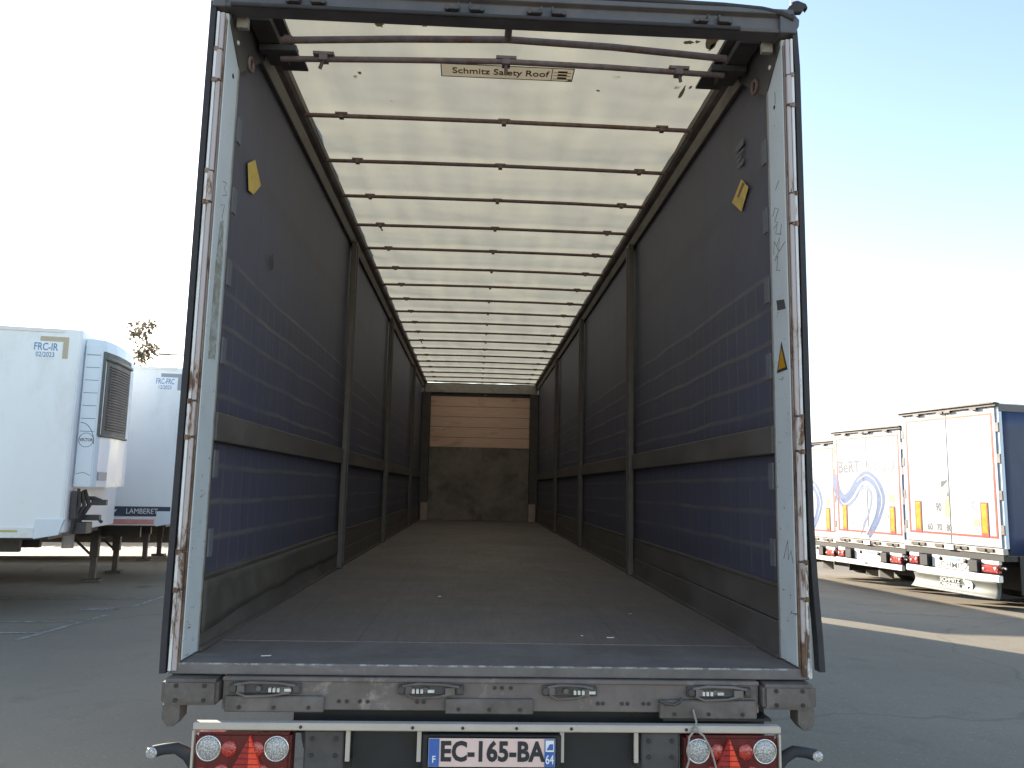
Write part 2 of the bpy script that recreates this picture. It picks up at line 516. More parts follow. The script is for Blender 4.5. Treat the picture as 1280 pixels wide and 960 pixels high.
# ------------------------------------------------------------------ mesh helpers
class MB:
    def __init__(s):
        s.v, s.f, s.sm = [], [], []

    def add(s, vs, fs, smooth=False, M=None):
        b = len(s.v)
        s.v += [tuple((M @ Vector(p)) if M else p) for p in vs]
        for f in fs:
            s.f.append(tuple(i + b for i in f))
            s.sm.append(smooth)
        return s

    def box(s, x0, x1, y0, y1, z0, z1, M=None):
        vs = [(x, y, z) for x in (x0, x1) for y in (y0, y1) for z in (z0, z1)]
        fs = [(0, 1, 3, 2), (4, 6, 7, 5), (0, 4, 5, 1), (2, 3, 7, 6), (0, 2, 6, 4), (1, 5, 7, 3)]
        return s.add(vs, fs, False, M)

    def cbox(s, c, d, M=None):
        return s.box(c[0] - d[0] / 2, c[0] + d[0] / 2, c[1] - d[1] / 2, c[1] + d[1] / 2, c[2] - d[2] / 2, c[2] + d[2] / 2, M)

    def tube(s, path, r, seg=10, caps=True):
        path = [Vector(p) for p in path]
        n = len(path)
        rs = r if isinstance(r, (list, tuple)) else [r] * n
        vs, fs = [], []
        up = None
        for i, p in enumerate(path):
            t = (path[min(i + 1, n - 1)] - path[max(i - 1, 0)]).normalized()
            if up is None:
                up = Vector((0, 0, 1)) if abs(t.z) < 0.9 else Vector((0, 1, 0))
            a = t.cross(up).normalized()
            b = a.cross(t).normalized()
            up = b
            for k in range(seg):
                w = 2 * math.pi * k / seg
                vs.append(p + (a * math.cos(w) + b * math.sin(w)) * rs[i])
        for i in range(n - 1):
            for k in range(seg):
                k2 = (k + 1) % seg
                fs.append((i * seg + k, i * seg + k2, (i + 1) * seg + k2, (i + 1) * seg + k))
        s.add(vs, fs, True)
        if caps:
            s.add(vs[:seg], [tuple(range(seg - 1, -1, -1))])
            s.add(vs[-seg:], [tuple(range(seg))])
        return s

    def cyl(s, a, b, r, seg=20):
        return s.tube([a, b], r, seg)

    def dome(s, c, axis, r, h, seg=20, rings=5):
        """Shallow lens cap on a disc."""
        axis = Vector(axis).normalized()
        a = axis.orthogonal().normalized()
        b = axis.cross(a)
        vs, fs = [], []
        for i in range(rings):
            t = i / rings
            rr, hh = r * math.cos(t * math.pi / 2), h * math.sin(t * math.pi / 2)
            for k in range(seg):
                w = 2 * math.pi * k / seg
                vs.append(Vector(c) + a * rr * math.cos(w) + b * rr * math.sin(w) + axis * hh)
        vs.append(Vector(c) + axis * h)
        for i in range(rings - 1):
            for k in range(seg):
                k2 = (k + 1) % seg
                fs.append((i * seg + k, i * seg + k2, (i + 1) * seg + k2, (i + 1) * seg + k))
        for k in range(seg):
            fs.append(((rings - 1) * seg + k, (rings - 1) * seg + (k + 1) % seg, rings * seg))
        return s.add(vs, fs, True)

    def prism(s, pts, o, X, Y, Z, th):
        """2-D outline pts in plane (o, X, Y) extruded along Z by th."""
        o, X, Y, Z = Vector(o), Vector(X), Vector(Y), Vector(Z)
        n = len(pts)
        vs = [o + X * p[0] + Y * p[1] for p in pts] + [o + X * p[0] + Y * p[1] + Z * th for p in pts]
        fs = [tuple(range(n - 1, -1, -1)), tuple(range(n, 2 * n))]
        fs += [(i, (i + 1) % n, n + (i + 1) % n, n + i) for i in range(n)]
        return s.add(vs, fs)

    def ribbon(s, pts, widths, o, X, Y, Z, th):
        """Band of varying width along a 2-D centre line, extruded by th."""
        o, X, Y, Z = Vector(o), Vector(X), Vector(Y), Vector(Z)
        L, R = [], []
        for i, p in enumerate(pts):
            q0, q1 = Vector(pts[max(i - 1, 0)]), Vector(pts[min(i + 1, len(pts) - 1)])
            t = (q1 - q0)
            t = t.normalized() if t.length > 1e-9 else Vector((1, 0))
            nrm = Vector((-t.y, t.x)) * widths[i] / 2
            L.append(Vector(p) + nrm)
            R.append(Vector(p) - nrm)
        vs = []
        for a, b in zip(L, R):
            for q in (a, b):
                vs.append(o + X * q.x + Y * q.y)
                vs.append(o + X * q.x + Y * q.y + Z * th)
        fs = []
        for i in range(len(pts) - 1):
            a, b = 4 * i, 4 * i + 4
            fs += [(a + 1, a + 3, b + 3, b + 1), (a, b, b + 2, a + 2), (a, a + 1, b + 1, b), (a + 2, b + 2, b + 3, a + 3)]
        return s.add(vs, fs)

    def grid(s, fn, nu, nv, smooth=True):
        vs = [fn(i / nu, j / nv) for i in range(nu + 1) for j in range(nv + 1)]
        fs = [(i * (nv + 1) + j, (i + 1) * (nv + 1) + j, (i + 1) * (nv + 1) + j + 1, i * (nv + 1) + j + 1)
              for i in range(nu) for j in range(nv)]
        return s.add(vs, fs, smooth)

    def build(s, name, mat, parent=None, bevel=0.0, seg=1, solid=0.0, label=None):
        me = bpy.data.meshes.new(name)
        me.from_pydata(s.v, [], s.f)
        bm = bmesh.new()
        bm.from_mesh(me)
        if not solid:
            bmesh.ops.recalc_face_normals(bm, faces=bm.faces)
        if bevel:
            es = [e for e in bm.edges if len(e.link_faces) == 2 and e.calc_face_angle(0) > 0.6]
            bmesh.ops.bevel(bm, geom=es, offset=bevel, segments=seg, affect='EDGES', clamp_overlap=True)
            bm.to_mesh(me)
        else:
            bm.to_mesh(me)
            me.polygons.foreach_set('use_smooth', s.sm)
        bm.free()
        me.materials.append(MATS[mat])
        o = bpy.data.objects.new(name, me)
        COL.objects.link(o)
        if parent:
            o.parent = parent
        if solid:
            md = o.modifiers.new('solid', 'SOLIDIFY')
            md.thickness = solid
            md.offset = 0
        if label:
            o['label'] = label
        return o


def split(mb):
    """One MB per connected piece."""
    par = list(range(len(mb.v)))

    def find(i):
        while par[i] != i:
            par[i] = par[par[i]]
            i = par[i]
        return i
    for f in mb.f:
        for i in f[1:]:
            par[find(i)] = find(f[0])
    out = {}
    for f, sm in zip(mb.f, mb.sm):
        out.setdefault(find(f[0]), []).append((f, sm))
    res = []
    for fs in out.values():
        k = MB()
        ix = {}
        for f, sm in fs:
            for i in f:
                if i not in ix:
                    ix[i] = len(k.v)
                    k.v.append(mb.v[i])
            k.f.append(tuple(ix[i] for i in f))
            k.sm.append(sm)
        res.append(k)
    return res


def each(mb, name, mat, parent, bevel=0.0):
    return [k.build(name, mat, parent, bevel) for k in split(mb)]


def lettering(name, s, size, mat, parent, loc, rot, sx=1.0, th=0.0015, align='LEFT', bold=0.0, spacing=1.0):
    cu = bpy.data.curves.new(name, 'FONT')
    cu.body = s
    cu.size = size
    cu.extrude = th
    cu.offset = bold
    cu.align_x = align
    cu.align_y = 'CENTER'
    cu.space_character = spacing
    cu.resolution_u = 3
    to = bpy.data.objects.new(name, cu)
    COL.objects.link(to)
    bpy.context.view_layer.update()
    me = bpy.data.meshes.new_from_object(to.evaluated_get(bpy.context.evaluated_depsgraph_get()))
    bpy.data.objects.remove(to)
    bpy.data.curves.remove(cu)
    me.name = name
    me.transform(Matrix.Translation(loc) @ rot.to_4x4() @ Matrix.Diagonal((sx, 1, 1, 1)))
    me.materials.clear()
    me.materials.append(MATS[mat])
    o = bpy.data.objects.new(name, me)
    COL.objects.link(o)
    o.parent = parent
    return o


def basis(X, Y, Z):
    return Matrix((X, Y, Z)).transposed()


REAR = basis((1, 0, 0), (0, 0, 1), (0, -1, 0))       # faces -y
SIDE = basis((0, 1, 0), (0, 0, 1), (1, 0, 0))        # faces +x
INR = basis((0, -1, 0), (0, 0, 1), (-1, 0, 0))       # faces -x
DOWN = basis((1, 0, 0), (0, -1, 0), (0, 0, -1))      # faces down, read from the rear


def thing(name, label, cat, loc=(0, 0, 0), rz=0.0, group=None):
    o = bpy.data.objects.new(name, None)
    o.empty_display_size = 0.3
    COL.objects.link(o)
    o.location = loc
    o.rotation_euler = (0, 0, rz)
    o['label'] = label
    o['category'] = cat
    if group:
        o['group'] = group
    return o


def tag(o, label, cat, group=None):
    o['label'] = label
    o['category'] = cat
    if group:
        o['group'] = group
    return o


def copy_tree(o, parent=None):
    c = o.copy()
    COL.objects.link(c)
    if parent:
        c.parent = parent
    for ch in [x for x in bpy.data.objects if x.parent == o]:
        copy_tree(ch, c)
    return c


# ------------------------------------------------------------------ ground
def sstep(t):
    t = max(0.0, min(1.0, t))
    return t * t * (3 - 2 * t)


def gz(x, y):
    k = sstep((x - 1.8) / 7.5)
    return -k * (0.27 + 0.043 * max(-4.0, min(y, 24.0) - 12.5))


xs = [-400, -200, -100, -60, -40] + [-30 + i for i in range(61)] + [40, 60, 100, 200, 400]
ys = [-300, -120, -60, -30, -20] + [-12 + i for i in range(53)] + [50, 70, 100, 200, 400, 900]
g = MB()
g.add([(x, y, gz(x, y)) for x in xs for y in ys],
      [(i * len(ys) + j, (i + 1) * len(ys) + j, (i + 1) * len(ys) + j + 1, i * len(ys) + j + 1)
       for i in range(len(xs) - 1) for j in range(len(ys) - 1)], True)
ground = g.build('ground', 'asphalt')
ground['kind'] = 'structure'

pm = MB()


def stripe(a, b, w=0.08, n=10):
    a, b = Vector(a), Vector(b)
    d = (b - a).normalized()
    q = Vector((-d.y, d.x)) * w / 2
    vs = []
    for i in range(n + 1):
        p = a.lerp(b, i / n)
        for s_ in (-1, 1):
            x, y = p.x + q.x * s_, p.y + q.y * s_
            vs.append((x, y, gz(x, y) + 0.004))
    pm.add(vs, [(2 * i, 2 * i + 2, 2 * i + 3, 2 * i + 1) for i in range(n)])


stripe((-12, 7.05), (-5.30, 7.76), 0.07)
stripe((-12, 6.4), (-5.35, 6.94), 0.07)
stripe((-5.36, 6.5), (-5.16, 8.35), 0.07)
stripe((-5.14, 9.0), (-5.10, 10.4), 0.07)
stripe((-9, 9.55), (-5.2, 9.97), 0.07)
stripe((-5.75, 8.75), (-5.2, 8.9), 0.2)
stripe((6.8, 10.6), (9.6, 10.2), 0.09)
stripe((7.4, 12.2), (9.2, 12.0), 0.08)
mk = pm.build('parking_lines', 'line_paint')
mk['kind'] = 'structure'


# ------------------------------------------------------------------ shared running gear (local frame: rear at y=0, front at +y)
def running_gear(t, axle_y=(2.6, 3.9, 5.2), half=1.0):
    ch = MB()
    for s_ in (-1, 1):
        ch.box(s_ * 0.42 - 0.05, s_ * 0.42 + 0.05, 0.32, 12.6, 0.80, 1.02)
    for i in range(11):
        ch.box(-0.368, 0.368, 0.5 + 1.1 * i, 0.58 + 1.1 * i, 0.84, 0.98)
    ch.build('chassis', 'steel_dark', t)
    for y in axle_y:
        MB().cyl((-0.86, y, 0.50), (0.86, y, 0.50), 0.07, 12).build('axle', 'steel_dark', t)
        for s_ in (-1, 1):
            w = MB()
            prof = [(0.29, -0.17), (0.46, -0.185), (0.495, -0.15), (0.50, 0), (0.495, 0.15), (0.46, 0.185), (0.29, 0.17)]
            n = 28
            vs = [(s_ * half + px, y + r * math.cos(2 * math.pi * k / n), 0.50 + r * math.sin(2 * math.pi * k / n)) for k in range(n) for r, px in prof]
            m = len(prof)
            fs = [(k * m + i, k * m + i + 1, ((k + 1) % n) * m + i + 1, ((k + 1) % n) * m + i) for k in range(n) for i in range(m - 1)]
            fs += [(k * m + m - 1, k * m, ((k + 1) % n) * m, ((k + 1) % n) * m + m - 1) for k in range(n)]
            w.add(vs, fs, True)
            wo = w.build('wheel', 'tyre', t)
            r = MB()
            r.cyl((s_ * half - 0.10, y, 0.5), (s_ * half + 0.10, y, 0.5), 0.285, 28)
            r.cyl((s_ * (half + 0.10), y, 0.5), (s_ * (half + 0.17), y, 0.5), 0.12, 20)
            r.build('rim', 'steel_dark', wo)


def landing_legs(t, y, mat='steel_dark'):
    for s_ in (-1, 1):
        l = MB()
        l.box(s_ * 0.72 - 0.07, s_ * 0.72 + 0.07, y - 0.07, y + 0.07, 0.45, 1.0)
        l.box(s_ * 0.72 - 0.05, s_ * 0.72 + 0.05, y - 0.05, y + 0.05, 0.05, 0.45)
        l.box(s_ * 0.72 - 0.14, s_ * 0.72 + 0.14, y - 0.15, y + 0.15, 0.003, 0.05)
        l.tube([(s_ * 0.72, y - 0.08, 0.5), (s_ * 0.72, y - 0.55, 0.95)], 0.025, 8)
        l.build('landing_leg', mat, t, 0.006)
    MB().cyl((-0.65, y, 0.78), (0.65, y, 0.78), 0.025, 10).build('crank_shaft', mat, t)


# ------------------------------------------------------------------ the open curtain trailer in the middle
F = 1.18
T0 = thing('curtain_trailer', 'open empty curtain trailer with blue side curtains and rusty rear door frame', 'trailer')
running_gear(T0)
landing_legs(T0, 10.9)

MB().box(-1.238, 1.238, 0.44, 13.52, 1.12, F).build('floor', 'floor_ply', T0)
so = MB().box(-1.262, 1.262, -0.012, 0.437, 1.135, F - 0.003).build('rear_floor_plate', 'floor_steel', T0, 0.004)
# rear sill: face, end caps, lock keepers, lower plates
sill = MB()
sill.box(-1.045, 1.045, -0.030, 0.06, 1.012, 1.132)
sill.box(-1.045, 1.045, -0.040, -0.0305, 1.118, 1.134)
sill_o = sill.build('rear_sill', 'steel_sill', T0, 0.003)
bolts = MB()
for s_ in (-1, 1):
    x0, x1 = sorted((s_ * 1.262, s_ * 1.05))
    c = MB().box(x0, x1, -0.075, 0.06, 1.035, 1.13)
    c.build('sill_end_cap', 'steel_grey', T0, 0.012, 2)
    br = MB()
    br.prism([(0, 0.034), (0.065, 0.034), (0.065, -0.02), (0.045, -0.045), (0.02, -0.045), (0, -0.02)],
             (s_ * 1.225 - 0.0325, -0.055, 1.0), (1, 0, 0), (0, 0, 1), (0, 1, 0), 0.08)
    br.build('end_cap_bracket', 'steel_grey', T0)
    for bx in (1.10, 1.205):
        for bz in (1.055, 1.108):
            bolts.cyl((s_ * bx, -0.078, bz), (s_ * bx, -0.066, bz), 0.0085, 10)
for x in (-0.60, -0.57, -0.52, -0.49, 0.0, 0.028, 0.063, 0.405, 0.425, 0.50, 0.522, -0.30, -0.275, -0.69, 0.585, 0.606):
    zz = 1.045 if abs(x) > 0.2 else 1.10
    bolts.cyl((x, -0.034, zz), (x, -0.028, zz), 0.0075, 8)
bolts.build('bolts', 'steel_bolt', sill_o)
for (x0, x1, flip) in ((-1.015, -0.745, 0), (-0.375, -0.12, 1), (0.185, 0.40, 0), (0.755, 1.01, 1)):
    w = x1 - x0
    k = MB()
    k.box(x0, x1, -0.046, -0.0303, 1.075, 1.112)
    for ex in (x0 + 0.015, x1 - 0.015):
        k.cyl((ex, -0.058, 1.095), (ex, -0.044, 1.095), 0.013, 12)
    lk = k.build('lock_keeper', 'steel_dark', sill_o, 0.003)
    rim_ = MB()
    rim_.tube([(x0 + 0.02, -0.055, 1.108), (x0 + w * .3, -0.060, 1.118), (x0 + w * .7, -0.060, 1.116), (x1 - 0.02, -0.055, 1.106)], 0.006, 8)
    rim_.tube([(x0 + 0.03, -0.055, 1.080), (x0 + w * .25, -0.060, 1.066), (x0 + w * .6, -0.060, 1.070), (x1 - 0.05, -0.055, 1.080)], 0.0055, 8)
    rim_.box(x0 + w * .12, x0 + w * .22, -0.062, -0.044, 1.082, 1.108)
    rim_.box(x0 + w * .72, x0 + w * .86, -0.060, -0.044, 1.078, 1.104)
    rim_.cyl((x0 + w * .42, -0.062, 1.097), (x0 + w * .42, -0.044, 1.097), 0.010, 10)
    rim_.build('lever', 'steel_grey', lk)
    ex = x0 + w * (0.56 if not flip else 0.22)
    ch = MB()
    for i in range(3):
        ch.box(ex + i * 0.016, ex + i * 0.016 + 0.010, -0.0635, -0.046, 1.084, 1.099)
    ch.box(ex + 0.06, ex + 0.085, -0.0635, -0.046, 1.087, 1.097)
    ch.build('worn_plunger', 'bright_chip', lk)
for (x0, x1, z0, z1) in ((-1.03, -0.655, 1.008, 1.066), (-0.19, 0.15, 1.006, 1.062), (0.645, 1.03, 0.995, 1.064)):
    p = MB()
    p.box(x0, x1, -0.052, -0.0305, z0, z1)
    po = p.build('buffer_plate', 'steel_grey', sill_o, 0.004)
    b = MB()
    for i in range(3):
        b.cyl((x0 + (x1 - x0) * (0.15 + 0.35 * i), -0.056, z0 + 0.018), (x0 + (x1 - x0) * (0.15 + 0.35 * i), -0.050, z0 + 0.018), 0.0075, 8)
    b.build('plate_bolts', 'steel_bolt', po)
bend = MB()
bend.tube([(0.645, -0.055, 1.064), (0.67, -0.058, 1.052), (0.70, -0.058, 1.050), (0.722, -0.056, 1.058), (0.735, -0.054, 1.075)], 0.006, 8)
bend.build('bent_edge', 'steel_dark', sill_o)
# dark cross members under the sill
cm = MB()
cm.box(-0.79, 1.10, 0.065, 0.30, 0.90, 1.010)
cm.box(0.66, 1.09, -0.042, 0.062, 0.985, 0.9945)
cm.build('rear_cross_member', 'black_plastic', T0)

# light carrier
lb = MB().box(-1.13, 1.112, -0.085, -0.045, 0.951, 0.978)
lb_o = lb.build('light_bar', 'cream_paint', T0, 0.004)
b = MB()
for x in (-0.73, -0.31, -0.12, 0.085, 0.295, 0.74):
    b.cyl((x, -0.088, 0.965), (x, -0.083, 0.965), 0.006, 10)
b.build('bolt_holes', 'ink', lb_o)
fr = MB()
for x in (-0.555, 0.55, -0.285, 0.262):
    fr.box(x - 0.008, x + 0.008, -0.062, -0.046, 0.835, 0.9475)
for x in (-1.128, 1.108):
    fr.box(x - 0.004, x + 0.004, -0.080, -0.050, 0.79, 0.9475)
each(fr, 'bar_bracket', 'cream_paint', lb_o)
gp = MB()
for x in (-0.645, 0.645):
    gp.box(x - 0.075, x + 0.075, -0.058, -0.030, 0.79, 0.946)
for gpo, x in zip(each(gp, 'rubber_buffer', 'steel_dark', T0, 0.006), (-0.645, 0.645)):
    b = MB()
    for dx in (-0.045, 0.045):
        for z in (0.855, 0.915):
            b.cyl((x + dx, -0.062, z), (x + dx, -0.056, z), 0.009, 8)
    b.build('buffer_bolts', 'steel_bolt', gpo)
# dark back plate behind the carrier
MB().box(-0.54, 0.54, -0.02, 0.05, 0.78, 0.94).build('back_plate', 'black_plastic', T0)


def tail_lamp(x0, x1, apex):
    h = MB().box(x0, x1, -0.078, 0.01, 0.74, 0.940)
    ho = h.build('tail_light', 'red_dark', T0, 0.010, 2)
    w = x1 - x0
    for cx in (x0 + 0.052, x1 - 0.052):
        l = MB().dome((cx, -0.079, 0.885), (0, -1, 0), 0.041, 0.014, 24)
        l.build('clear_lens', 'lens_clear', ho)
        rg = MB()
        n = 24
        rg.tube([(cx + 0.044 * math.cos(2 * math.pi * i / n), -0.080, 0.885 + 0.044 * math.sin(2 * math.pi * i / n)) for i in range(n + 1)], 0.004, 6)
        rg.build('lens_ring', 'chrome', ho)
    for cx, cz, r in ((x0 + 0.128, 0.882, 0.030), (x1 - 0.128, 0.882, 0.030), (x0 + 0.105, 0.800, 0.030), (x1 - 0.105, 0.800, 0.030), (x0 + 0.03, 0.80, 0.02), (x1 - 0.03, 0.80, 0.02)):
        MB().dome((cx, -0.079, cz), (0, -1, 0), r, 0.011, 20).build('red_lens', 'lens_red', ho)
    tl = MB().prism([(0, 0), (-0.095, -0.19), (0, -0.19)], (apex, -0.0795, 0.934), (1, 0, 0), (0, 0, 1), (0, -1, 0), 0.016)
    tr = MB().prism([(0, 0), (0, -0.19), (0.075, -0.19)], (apex, -0.0795, 0.934), (1, 0, 0), (0, 0, 1), (0, -1, 0), 0.018)
    a = tl.build('triangle_reflector', 'reflector_dim', ho)
    b_ = tr.build('triangle_reflector', 'reflector_red', ho)
    gl = MB()
    for i in range(1, 9):
        z = 0.934 - i * 0.02
        hw = i * 0.02 / 0.19
        gl.box(apex - hw * 0.095, apex + hw * 0.075, -0.0985, -0.0976, z - 0.0012, z + 0.0012)
    gl.build('reflector_ribs', 'red_dark', ho)
    return ho


tail_lamp(-1.120, -0.765, -0.915)
tail_lamp(0.735, 1.100, 0.905)

# side marker lamps on bent rubber arms
for s_, x in ((-1, -1.12), (1, 1.10)):
    a = MB()
    a.tube([(x, -0.03, 0.80), (x + s_ * 0.035, -0.04, 0.85), (x + s_ * 0.075, -0.05, 0.877), (x + s_ * 0.12, -0.055, 0.874), (x + s_ * 0.158, -0.055, 0.865)],
           [0.026, 0.024, 0.022, 0.020, 0.022], 12)
    ao = a.build('marker_lamp', 'rubber', T0)
    MB().dome((x + s_ * 0.158, -0.075, 0.865), (0, -1, 0), 0.021, 0.010, 18).build('lamp_lens', 'lens_clear', ao)

# number plate
ph = MB().box(-0.272, 0.258, -0.072, -0.055, 0.755, 0.938)
ph_o = ph.build('plate_holder', 'black_plastic', T0, 0.004)
np_ = MB().box(-0.252, 0.238, -0.080, -0.0725, 0.820, 0.930)
np_o = np_.build('number_plate', 'plate_face', T0, 0.006, 2)
MB().box(-0.247, -0.207, -0.0818, -0.0802, 0.825, 0.925).build('country_band', 'plate_blue', np_o)
MB().box(0.193, 0.233, -0.0818, -0.0802, 0.825, 0.925).build('region_band', 'plate_blue', np_o)
lettering('plate_letters', 'EC-165-BA', 0.098, 'ink', np_o, (-0.006, -0.0808, 0.876), REAR, 0.86, 0.001, 'CENTER', 0.0036, 1.03)
lettering('country_letter', 'F', 0.034, 'white_paint', np_o, (-0.227, -0.0822, 0.850), REAR, 0.9, 0.0008, 'CENTER', 0.0006)
lettering('region_number', '64', 0.046, 'white_paint', np_o, (0.213, -0.0822, 0.850), REAR, 0.72, 0.0008, 'CENTER', 0.0006)
em = MB().box(0.197, 0.229, -0.0828, -0.0819, 0.880, 0.921)
em.build('region_emblem', 'white_paint', np_o)
em = MB().prism([(0, 0), (0.026, 0), (0.026, 0.022), (0.013, 0.022), (0.006, 0.010)], (0.200, -0.0829, 0.886), (1, 0, 0), (0, 0, 1), (0, -1, 0), 0.0006)
em.build('emblem_shape', 'plate_blue', np_o)
lettering('holder_text', 'www.cargobull.com', 0.022, 'white_paint', ph_o, (-0.005, -0.0725, 0.806), REAR, 1.0, 0.0006, 'CENTER', 0.0004)
el = MB()
for x, s_ in ((-0.165, 1), (0.16, 1)):
    el.prism([(-0.008, 0.006), (-0.003, 0.004), (0.001, 0.006), (0.008, 0.003), (0.008, -0.007), (0.004, -0.007), (0.002, -0.001), (-0.003, -0.001)],
             (x, -0.0724, 0.806), (1, 0, 0), (0, 0, 1), (0, -1, 0), 0.0008)
el.build('holder_emblem', 'white_paint', ph_o)

# corner posts with hinge strips
for s_ in (-1, 1):
    x0, x1 = sorted((s_ * 1.22, s_ * 1.262))
    po = MB().box(x0, x1, 0.004, 0.185, F + 0.001, 3.895).build('corner_post', 'post_paint', T0, 0.004)
    # pale flange along the post's inner end
    a0, a1 = sorted((s_ * 1.2165, s_ * 1.2199))
    MB().box(a0, a1, 0.172, 0.1855, F + 0.002, 3.86).build('post_flange', 'alu', po)
    # pale plates on the curtain's rear edge
    pp = MB()
    for z in (1.62, 1.95, 2.44, 2.79, 3.12, 3.45):
        pp.box(*sorted((s_ * 1.205, s_ * 1.212)), 0.187, 0.235, z - 0.058, z + 0.058)
    each(pp, 'curtain_buckle', 'pale_patch', po)
    if s_ == 1:
        tri = MB().prism([(0.058, 0), (-0.058, 0), (0, 0.13)], (1.2197, 0.085, 2.40), (0, 1, 0), (0, 0, 1), (-1, 0, 0), 0.0015)
        tri_o = tri.build('warning_sticker', 'ink', po)
        MB().prism([(0.040, 0.012), (-0.040, 0.012), (0, 0.104)], (1.2181, 0.085, 2.40), (0, 1, 0), (0, 0, 1), (-1, 0, 0), 0.001).build('sticker_face', 'yellow_board', tri_o)
        ws = MB().prism([(-0.05, 0), (0.04, 0.012), (0.05, 0.06), (-0.035, 0.045)], (1.2196, 0.08, 2.665), (0, 1, 0), (0, 0, 1), (-1, 0, 0), 0.0008)
        ws.build('worn_sticker', 'ink_soft', po)
        pen = MB()
        rnd = random.Random(5)
        for (yc, zc, pts) in ((0.10, 3.10, [(.05, .02), (.02, .05), (-.02, .03), (.03, -.01), (-.01, -.03)]),
                              (0.09, 3.03, [(.05, .03), (.01, .04), (.03, 0), (-.02, -.02), (-.04, .02)]),
                              (0.10, 2.97, [(.05, -.03), (.04, .03), (-.01, -.03), (-.02, .03), (.01, 0)]),
                              (0.08, 2.93, [(.05, -.01), (-.06, .03)]), (0.10, 2.89, [(.04, .02), (.0, .03), (.02, -.03), (-.02, -.04)]),
                              (0.07, 1.62, [(.05, -.02), (.0, .06), (-.0, -.02), (-.03, .02), (-.05, -.03)]),
                              (0.09, 3.66, [(.0, .03), (.0, -.03)]), (0.09, 3.24, [(.02, -.01), (-.02, .02)])):
            pen.ribbon([(yc + p[0], zc + p[1]) for p in pts], [0.0028] * len(pts), (1.2198, 0, 0), (0, 1, 0), (0, 0, 1), (-1, 0, 0), 0.0008)
        each(pen, 'pen_scribble', 'ink', po)
        MB().dome((1.2199, 0.10, 3.62), (-1, 0, 0), 0.010, 0.004, 10).build('post_bolt', 'ink', po)
    else:
        pen = MB()
        for (yc, zc, pts) in ((0.11, 3.12, [(-.03, .04), (.02, .05), (-.01, .02), (.03, 0), (-.02, -.02)]),
                              (0.10, 3.03, [(-.03, .02), (.02, .04), (.0, -.03)]), (0.10, 2.93, [(-.02, .05), (.03, .02), (-.03, -.06), (.02, -.02)])):
            pen.ribbon([(yc + p[0], zc + p[1]) for p in pts], [0.0028] * len(pts), (-1.2198, 0, 0), (0, 1, 0), (0, 0, 1), (1, 0, 0), 0.0008)
        each(pen, 'pen_scribble', 'ink_soft', po)
        ws = MB().prism([(0.05, 0), (0.14, 0.01), (0.145, 0.45), (0.12, 0.62), (0.08, 0.60), (0.06, 0.42)], (-1.2198, 0, 2.38), (0, 1, 0), (0, 0, 1), (1, 0, 0), 0.0008)
        ws.build('worn_sticker', 'worn_patch', po)
        MB().dome((-1.2199, 0.11, 3.66), (1, 0, 0), 0.012, 0.004, 10).build('post_bolt', 'ink', po)

    # the door folded back along the side: panel, hinge strip, seal
    d0, d1 = sorted((s_ * 1.266, s_ * 1.292))
    do = MB().box(d0, d1, 0.03, 1.26, 1.13, 3.93).build('rear_door', 'white_panel', T0, 0.004)
    hs = MB()
    h0, h1 = sorted((s_ * 1.2215, s_ * 1.2285))
    hs.box(h0, h1, -0.014, 0.003, 1.16, 3.86)
    hs.build('post_edge', 'rusty_seam', po, 0.003)
    st = MB()
    h0, h1 = sorted((s_ * 1.2292, s_ * 1.2475))
    segs = [1.145, 1.455, 1.60, 2.05, 2.195, 3.03, 3.165, 3.57, 3.71, 3.885]
    for i in range(len(segs) - 1):
        st.box(h0 - (0.0012 if i % 2 else 0), h1 + (0.0012 if i % 2 else 0), -0.022 - (0.008 if i % 2 else 0), 0.02, segs[i] + 0.004, segs[i + 1] - 0.004)
    st.build('hinge_strip', 'rusty_pink', do, 0.002)
    kn = MB()
    for i, (a, c) in enumerate(zip(segs[:-1], segs[1:])):
        kn.tube([(s_ * 1.2545, -0.022, a + 0.005), (s_ * 1.2545, -0.022, c - 0.005)], 0.0062 + (0.002 if i % 2 else 0), 10)
    kn.build('hinge_tube', 'rusty_white', do)
    for a in segs[1:-1]:
        kb = MB()
        kb.cyl((s_ * 1.2545, -0.024, a - 0.012), (s_ * 1.2545, -0.024, a + 0.008), 0.0095, 10)
        kb.box(*sorted((s_ * 1.238, s_ * 1.256)), -0.030, -0.014, a - 0.008, a + 0.003)
        kb.build('hinge_pin', 'rusty_seam', do, 0.002)
    sl = MB()
    if s_ == 1:
        path = [(1.270, 3.92), (1.2775, 3.75), (1.2785, 3.0), (1.2785, 2.2), (1.2805, 1.75), (1.290, 1.5), (1.303, 1.3), (1.308, 1.17)]
    else:
        path = [(-1.278, 3.93), (-1.279, 3.2), (-1.2785, 2.4), (-1.280, 1.7), (-1.2815, 1.28), (-1.279, 1.14)]
    pts = [Vector(p) for p in path]
    sl.ribbon([(p[0], p[1]) for p in path], [0.023] * len(path), (0, 0.022, 0), (1, 0, 0), (0, 0, 1), (0, -1, 0), 0.05)
    sl.build('door_seal', 'rubber', do)

